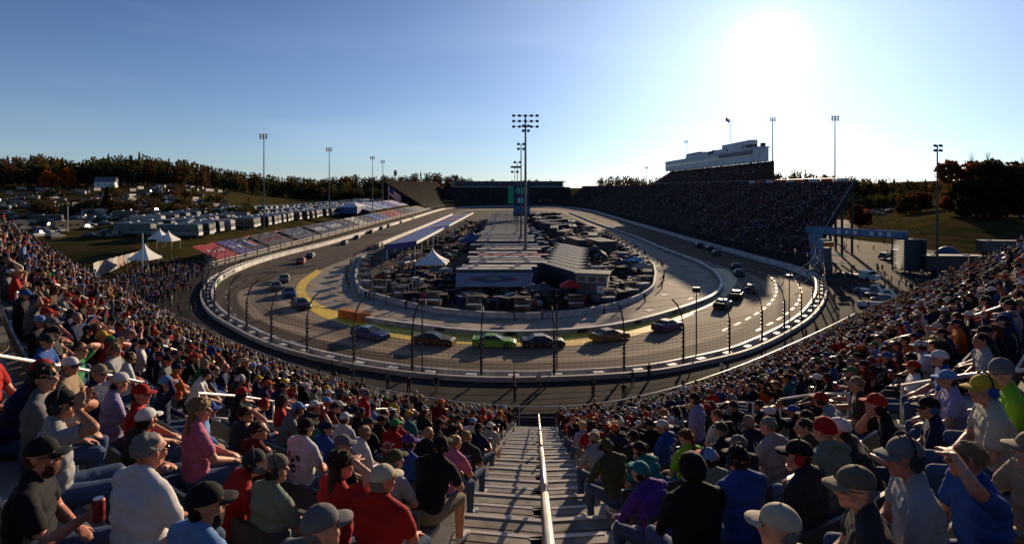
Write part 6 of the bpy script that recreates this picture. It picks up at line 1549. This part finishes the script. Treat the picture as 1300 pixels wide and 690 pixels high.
# support vehicles and small canopies
def canopy(x, y, w_, col, label, h=2.4, cname='canopy_dark'):
    o = empty('canopy_tent', (x, y, 0), R(ir.uniform(-20, 20)), label=label, cat='canopy', group='small canopies in the infield')
    mb = MB(); mb.box((0, 0, h+.45), (w_, w_, .9), taper=.12); mb.build('canopy', M(cname, col, .8), o)
    for a in (-1, 1):
        for b in (-1, 1): mb = MB(); mb.tube([(a*w_*.47, b*w_*.47, 0), (a*w_*.47, b*w_*.47, h+.1)], .04, 5); mb.build('tent_pole', steel_g, o)
def inside(x, y):   # infield wall outline
    return y > 82 and abs(x) < np.interp(y, [84, 90, 98, 110, 128, 150, 300], [7, 17, 22, 26, 30, 32, 34])
for px, y, c, cn2, lb in ((806, 121, (.10, .38, .62), 'blue', 'bright blue canopy at the right side of the infield'), (815, 112, (.30, .27, .22), 'beige', 'beige canopy near the right corner of the infield wall'), (724, 90.5, (.55, .02, .02), 'red', 'bright red canopy at the front of the infield, right of the transporters'), (690, 88, (.05, .05, .06), 'black', 'black canopy at the front of the infield')):
    canopy(XP(px, y), y, 3.4, c, lb, cname='canopy_'+cn2)
for q in range(46):
    y = ir.uniform(88, 250); x = ir.uniform(9 if y < 140 else 12, 31)
    if inside(x+2, y): canopy(x, y, ir.uniform(2.6, 4), (.04, .04, .05), 'small dark canopy among the equipment in the infield')
for q in range(70):
    y = 92+ir.random()**1.6*200; s_ = 1 if ir.random() < .72 else -1; x = s_*ir.uniform(8 if s_ > 0 else 13, 31)
    if not inside(x+s_*2.5, y): continue
    if -31 < x < -21 and y > 130: continue
    k_ = ir.randrange(len(CP)); spawn(CP, k_, (x, y, .01), R(ir.uniform(0, 360)), CPD[k_]+' among the infield equipment', 'car', 'vehicles in the infield')
for px, y, k_, lb in ((517, 132, 6, 'white pickup truck beside the pit building end'), (540, 129, 0, 'white saloon car behind the white infield tent'), (558, 131, 8, 'silver pickup truck right of the white infield tent peak')):
    spawn(CP, k_, (XP(px, y), y, .01), R(70), lb, 'car', None)
# control hut
ch = empty('control_hut', (XP(753, 92), 92, 0), R(-15), label='dark two storey hut with white lettered panels at the front of the infield', cat='hut')
mb = MB(); mb.box((0, 0, 1.4), (4.6, 3.2, 2.8)); mb.build('wall', M('hut_grey', (.12, .12, .13)), ch); mb = MB(); mb.box((0, 0, 3.5), (4.9, 3.6, 1.3)); mb.build('upper_wall', M('hut_upper', (.30, .30, .32)), ch); mb = MB(); mb.box((0, 0, 4.3), (5.6, 4.2, .25)); mb.build('roof', M('hut_roof', (.09, .09, .10)), ch)
for x in (-1.6, 0, 1.6): mb = MB(); mb.box((x, -1.82, 3.5), (1.1, .06, .7)); mb.build('window', glass_d, ch)
mb = MB(); mb.box((1.5, -1.65, 1.5), (1.4, .06, 1.8)); mb.build('white_panel', WHITE(), ch)
# pit stands: war wagons along the wall
pg = {}
for q, t in enumerate(np.linspace(.05, .95, 30)):
    i = int(t*(len(fseg)-1)); p = fseg[i]; c = np.array([0, 150]); d = c-p; d /= np.linalg.norm(d); p = p+d*2.0
    nm_, col = ir.choice([('black', (.02, .02, .022)), ('dark_grey', (.07, .07, .08)), ('red', (.22, .02, .02)), ('white', (.25, .25, .26)), ('black', (.02, .02, .022)), ('dark_grey', (.05, .05, .055)), ('black', (.02, .02, .022)), ('navy', (.02, .03, .09))])
    if nm_ not in pg:
        o = empty('pit_cart'); mb = MB(); mb.box((0, 0, .75), (2.2, 1.2, 1.1)); mb.build('tool_chest', M('cart_'+nm_, col, .4, spec=.5), o); mb = MB(); mb.box((0, 0, 2.5), (2.3, 1.5, .08)); mb.build('roof', M('cart_roof_dark', (.03, .03, .035), .9, spec=.05), o)
        for a in (-1, 1):
            for b in (-1, 1): mb = MB(); mb.tube([(a, b*.5, 1.2), (a*1.05, b*.65, 2.5)], .03, 5); mb.build('roof_post', steel_g, o)
        mb = MB(); mb.box((0, .2, 1.75), (1.7, .5, .1)); mb.box((0, .42, 2.0), (1.7, .08, .45)); mb.build('seat', steel_d, o); pg[nm_] = o
    else: o = copy_tree(pg[nm_])
    o.location = (p[0], p[1], .01); o.rotation_euler = (0, 0, math.atan2(d[1], d[0])+R(90)); tag(o, f'{nm_.replace("_", " ")} pit cart with seats and canopy standing behind the infield wall', 'pit cart', 'pit carts along the infield wall')
# tents
tent(549, 0, 121, 6.4, 'white peaked marquee tent in the left half of the infield', z=0, h=2.2, pk=2.9); 
o = tent(600, 0, 172, 8.5, 'blue tent with one white panel beyond the first transporters', z=0, h=2.3, pk=2.4); 
for c_ in o.children:
    if c_.name.startswith(('canopy', 'valance')): c_.data.materials[0] = M('tent_navy', (.05, .09, .19), .8)
# pit building with purple roof
pbld = empty('pit_building', label='long open sided pit building with blue purple roof beside the pit wall', cat='building')
mb = MB(); ya, yb = 136, 300
mb.add([(-30.5, ya, 4.1), (-23.6, ya+4, 4.7), (-20.8, yb+4, 4.7), (-30.2, yb-20, 4.1), (-30.5, ya, 3.8), (-23.6, ya+4, 4.4), (-20.8, yb+4, 4.4), (-30.2, yb-20, 3.8)], [(0, 1, 2, 3), (7, 6, 5, 4), (0, 4, 5, 1), (1, 5, 6, 2), (2, 6, 7, 3), (3, 7, 4, 0)]); mb.build('roof', M('purple_roof', (.075, .075, .23), .5, .15, .3, spec=.4), pbld)
mb = MB(); mb.bar((-23.5, ya+4, 4.45), (-20.7, yb+4, 4.45), .12, .7); mb.build('fascia_board', WHITE(), pbld)
mb = MB(); mb.bar((-30.5, ya-.1, 3.7), (-23.5, ya+3.9, 4.3), .1, 1.3); mb.build('end_fascia', M('fascia_purple', (.08, .07, .22)), pbld)
for t in np.linspace(0, 1, 16):
    for xa, xb, sh_ in ((-30, -29.8, 0), (-24, -21.2, 4)): mb = MB(); x = xa+(xb-xa)*t; y = ya+.4+sh_+(yb-ya-22)*t; mb.tube([(x, y, 0), (x, y, 4.2)], .12, 6); mb.build('column', WHITE(), pbld)
for q, t in enumerate((.35, .62, .83)):
    mb = MB(); y = ya+(yb-ya)*t; x0 = -29.8; x1 = -23.5+(2.7)*t; mb.add([(x0, y-3, 4.17+.03), (x1, y+1, 4.74), (x1, y+13, 4.74), (x0, y+9, 4.2)], [(0, 1, 2, 3)]); mb.build('roof_marking', M('roof_mark'+str(q), [(.16, .15, .34), (.34, .10, .10), (.30, .28, .30)][q]), pbld)
items = []
# people: infield, pit road, by the walls
n_ = 0
while n_ < 900:
    y = 84+cr.random()**1.5*190; x = cr.uniform(-32, 32)
    if not inside(x, y): continue
    if -9 < x < 9 and y > 98: 
        if cr.random() < .9: continue
    stand_fig(x, y, 0); n_ += 1
for _ in range(45): t = cr.random(); i = int(t*(len(fseg)-1)); p = fseg[i]; stand_fig(p[0]*1.06, p[1]-1.2 if p[1] < 100 else p[1], 0)
for _ in range(40): stand_fig(-40.2+cr.uniform(-1, 1.5), cr.uniform(160, 172), 0)
crowd_mesh('crew_members', items, crowd_m, None, 'crews and officials standing all over the infield behind the low wall', 'crowd'); items = []
# loose gear heaped between the vehicles: crates, tyre stacks, cabinets
gear = MB()
while len(gear.f) < 6*900:
    y = 85+cr.random()**1.5*220; x = cr.uniform(-32, 33)
    if not inside(x, y) or (-10 < x < 9 and y > 97) or (x < -8 and y > 118 and cr.random() < .86): continue
    gear.box((x, y, cr.uniform(.3, .9)), (cr.uniform(.5, 2.4), cr.uniform(.5, 1.6), cr.uniform(.6, 1.9)), rz=cr.uniform(0, 3))
me = gear.mesh('pit_equipment', leafm); at = me.color_attributes.new('Col', 'FLOAT_COLOR', 'POINT'); gc_ = np.repeat(np.array([rcol(cr.choice([(.02, .02, .022)]*6+[(.08, .08, .09)]*3+[(.2, .2, .2), (.5, .5, .5), (.55, .53, .5), (.3, .03, .03), (.03, .06, .16)]+[(.03, .03, .03)]*6+[(.02, .02, .02)])) for _ in range(len(me.vertices)//8)]), 8, 0)
at.data.foreach_set('color', np.concatenate([gc_, np.ones((len(gc_), 1))], 1).ravel()); me.materials[0] = crowd_m; o = link(bpy.data.objects.new('pit_equipment', me)); tag(o, 'heaps of dark tool chests, crates and tyre stacks between the infield vehicles', 'equipment', None, 'stuff')
# dark square covers lying on pit road
for q, (px, py) in enumerate(((842, 359), (843, 374), (824, 394), (790, 402))):
    g_ = G(px, py); o = empty('drain_cover', (g_.x, g_.y, .0), R(20*q), label=['dark square drain cover on pit road, farthest of four', 'dark square drain cover on pit road beside the curved white line', 'dark square drain cover right of the infield shadow', 'dark square drain cover closest to the inner wall'][q], cat='drain cover'); mb = MB(); mb.box((0, 0, .02), (1.3, 1.0, .05)); mb.build('grating', steel_d, o)
# scoreboard pylon
sb = empty('scoreboard', (XP(656, 250), 250, 0), label='dark scoreboard tower with green and blue lit screens in the middle of the infield', cat='scoreboard')
mb = MB(); mb.box((2.2, 0, 12.3), (7.2, 2.4, 13.5)); mb.build('tower', M('pylon_dark', (.02, .03, .05)), sb)
for a in (-.5, 4.6): mb = MB(); mb.box((a, 0, 3), (.5, .5, 6)); mb.build('leg', steel_d, sb)
gs_ = M('screen_green', (.0, .05, .04), .5, emit=((.0, .30, .20), .09)); bs_ = M('screen_blue', (.0, .03, .08), .5, emit=((.03, .22, .45), .2)); ds_ = M('screen_deep_blue', (.0, .02, .06), .5, emit=((.01, .05, .16), .15))
for q in range(5): mb = MB(); mb.box((-2.6, -.9, 11.6+q*1.5), (2.4, .5, 1.2)); mb.build('number_panel', gs_, sb)
mb = MB(); mb.box((2.2, -1.3, 16.6), (5.0, .2, 2.6)); mb.build('upper_screen', M('screen_teal', (0, .03, .05), .5, emit=((.02, .22, .28), .12)), sb); mb = MB(); mb.box((1.5, -1.3, 12.4), (2.8, .2, 2.2)); mb.build('main_screen', bs_, sb); mb = MB(); mb.box((2.3, -1.3, 8.4), (6.4, .2, 3.4)); mb.build('lower_screen', ds_, sb)
# ------------------------------------------------------------------ right side: bridge, vehicles, sheds
br = empty('pedestrian_bridge', label='blue sided pedestrian bridge from the main grandstand to a stair tower', cat='bridge')
a, b = Vector((72.5, 139, 7.1)), Vector((84.5, 122, 7.1)); mb = MB(); mb.bar(a, b, 2.6, .35); mb.build('deck', steel_d, br)
d = (b-a).normalized(); nn = Vector((-d.y, d.x, 0))
bm2 = M('bridge_blue', (.09, .19, .33), .5, .25, .8)
for sgn in (-1, 1):
    for q in range(12):
        p = a.lerp(b, q/12)+nn*1.35*sgn; r2 = a.lerp(b, (q+.95)/12)+nn*1.35*sgn; mb = MB(); mb.bar(p+Vector((0, 0, .75)), r2+Vector((0, 0, .75)), .06, 1.5); mb.build('side_panel', bm2, br)
for q in (4, 5, 6, 8, 9, 10): p = a.lerp(b, (q+.45)/12)-nn*1.40*(1 if (nn.y > 0) else -1); mb = MB(); mb.box(p+Vector((0, 0, .75)), (.7, .05, .7 if q % 2 else .9), rz=math.atan2(d.y, d.x)); mb.build('white_mark', markw, br)
mb = MB()
for sx in (-1, 1):
    for sy in (-1, 1): mb.tube([(84.5+sx*1.6, 122+sy*2, 0), (84.5+sx*1.6, 122+sy*2, 7.2)], .14, 6)
tower = mb.build('tower_frame', steel_d, br)
mb = MB()
for z in np.arange(.6, 7, .42): mb.box((84.5, 122, z), (3.2, 3.9, .07))
tag(mb.build('stair_tread', steel_d, br), kind='stuff')
mb = MB(); mb.box((86.4, 121, 3.9), (.1, 5, 6.4)); mb.box((84.5, 119.8, 3.9), (3.6, .1, 6.4)); mb.build('tower_screen', M('screen_mesh_dark', (.03, .045, .06)), br)
sg = empty('sloping_stair', label='grey blue enclosed stair sloping down from the bridge to the wall', cat='stair'); mb = MB()
mb.add([(71.5, 137, 7), (73.5, 134.5, 7), (68.5, 124.5, 1.5), (66.5, 126.5, 1.5), (71.5, 137, 5.8), (73.5, 134.5, 5.8), (68.5, 124.5, .1), (66.5, 126.5, .1)], [(0, 1, 2, 3), (7, 6, 5, 4), (0, 4, 5, 1), (1, 5, 6, 2), (2, 6, 7, 3), (3, 7, 4, 0)]); mb.build('stair_cover', M('stair_slate', (.16, .20, .27)), sg)
for z in (2.2, 3.6): mb = MB(); mb.box((68.5, 121, z), (5, .3, .16), rz=R(-40)); mb.build('white_rail', markw, sg)
def gpos(px, py): g_ = G(px, py); return (g_.x, g_.y, .01)
tk = empty('tow_truck', (67.2, 110.5, .01), R(-62), label='dark tow truck with pale green cab roof waiting at the right bend exit gate', cat='tow truck')
mb = MB(); mb.box((-1.4, 0, .9), (4.4, 2.2, .5)); mb.build('bed', M('truck_dark', (.04, .045, .05)), tk); mb = MB(); mb.box((1.7, 0, 1.35), (1.9, 2.2, 1.5)); mb.box((3.1, 0, 1.0), (1.2, 2.0, .8)); mb.build('cab', M('truck_green_white', (.45, .55, .50), .4), tk); mb = MB(); mb.box((2.3, 0, 1.75), (.9, 2.05, .55)); mb.build('windscreen', glass_d, tk); mb = MB(); mb.bar((-1, 0, 1.2), (-3.3, 0, 2.6), .25); mb.bar((-1.2, 0, 1.2), (-1.2, 0, 2.4), .25); mb.build('crane_arm', steel_d, tk)
for x in (-2.4, 2.4):
    for sy in (-1, 1): mb = MB(); mb.tube([(x, sy*.85, .45), (x, sy*1.15, .45)], .45, 10); mb.build('wheel', tyre, tk)
for px, py, k_, rz, lb in ((1108, 376, 6, -50, 'white pickup truck at the right bend exit behind the tow truck'), (1124, 382, 7, -40, 'dark pickup truck partly behind a white barrier near the right stand'), (1128, 386, 2, -40, 'silver car next to the right stand edge'), (1052, 272, 1, 10, 'black car on the bright plaza beyond the bridge'), (1093, 279, 3, 10, 'red car on the bright plaza beyond the bridge'), (1140, 268, 0, 20, 'white car on the road at the far right'), (1163, 273, 5, 30, 'grey car on the road beside the grass bank'), (1172, 270, 1, 30, 'dark car on the road beside the grass bank')):
    g_ = G(px, py); spawn(CP, k_, (g_.x, g_.y, .03+max(0, T(g_.x, g_.y))), R(rz), lb, 'car', None)
for _ in range(46):
    px = pr2.uniform(1085, 1210); y = pr2.uniform(345, 395); x = XP(px, y); k_ = pr2.randrange(len(CP)); spawn(CP, k_, (x, y, T(x, y)+.02), R(pr2.uniform(0, 180)), CPD[k_]+' in the distant car park on the right', 'car', 'cars in the distant right car park')
wb = empty('white_barrier', (*G(1115, 394)[:2], 0), R(-14), label='white printed barrier board beside the parked pickup by the right stand', cat='barrier'); mb = MB(); mb.box((0, 0, .75), (5.6, .25, 1.1)); mb.build('board', M('barrier_board', (.50, .50, .52)), wb)
hauler(XP(1213, 118), 119, R(-4), 12, 'black trailer with pale roof edge and faint sign, in front of the pole at right', 'cream', (.02, .02, .025), False, None)
hauler(XP(1285, 150), 152, R(-8), 13, 'white and dark trailer under the trees at the upper right end of the stand', 'white', (.06, .06, .07), False, None, z=T(XP(1285, 150), 152))
bt = empty('round_blue_tank', (XP(1203, 138), 138, 0), label='blue domed tent behind the black trailer at right', cat='tent'); mb = MB(); mb.loft([[(3.6*math.cos(p)*math.cos(a), 2.6*math.cos(p)*math.sin(a), 3.8*math.sin(p)) for a in np.linspace(0, 6.283, 17)[:-1]] for p in np.linspace(0, 1.5, 7)]); mb.build('dome', M('dome_blue', (.04, .07, .13), .6), bt)
for q in range(26):
    px = pr2.uniform(1120, 1215); y = pr2.uniform(104, 150); x = XP(px, y)
    if x < 88 and y < 126: continue
    k_ = pr2.choice([1, 4, 5, 7, 10, 2]); spawn(CP, k_, (x, y, T(x, y)+.07), R(pr2.uniform(0, 180)), CPD[k_]+' crowded behind the stair tower on the right', 'car', 'vehicles behind the stair tower')
for _ in range(170):
    px = cr.uniform(1045, 1175); py = cr.uniform(262, 385); g_ = G(px, py)
    if g_.x < 64 or (g_.x < 95 and 127 < g_.y < 460) : continue
    stand_fig(g_.x, g_.y, max(0, T(g_.x, g_.y)))
for _ in range(60):
    i = cr.choice(ids); p = cin(-cr.uniform(1.2, 6)*s_in)[i]; stand_fig(p[0], p[1], .6)
crowd_mesh('bystanders', items, crowd_m, None, 'people walking on the right plaza and standing along the service road', 'crowd')
# orange and yellow banner tree at the gate
fb = empty('gate_banner', (*G(1050, 352)[:2], 0), label='tall grey gate column topped with an orange and yellow banner by the right bend', cat='banner'); mb = MB(); mb.box((0, 0, 3), (1.6, 1.2, 6), taper=.75); mb.build('column', M('gate_grey', (.09, .09, .095)), fb)
mb = MB(); mb.box((.3, 0, 6.6), (2.6, .3, 1.0), rz=R(20)); mb.build('banner', M('banner_orange', (.45, .14, .03)), fb); mb = MB(); mb.box((-.6, -.3, 7.5), (1.8, .3, .5)); mb.build('banner_top', M('banner_pale', (.4, .4, .36)), fb)
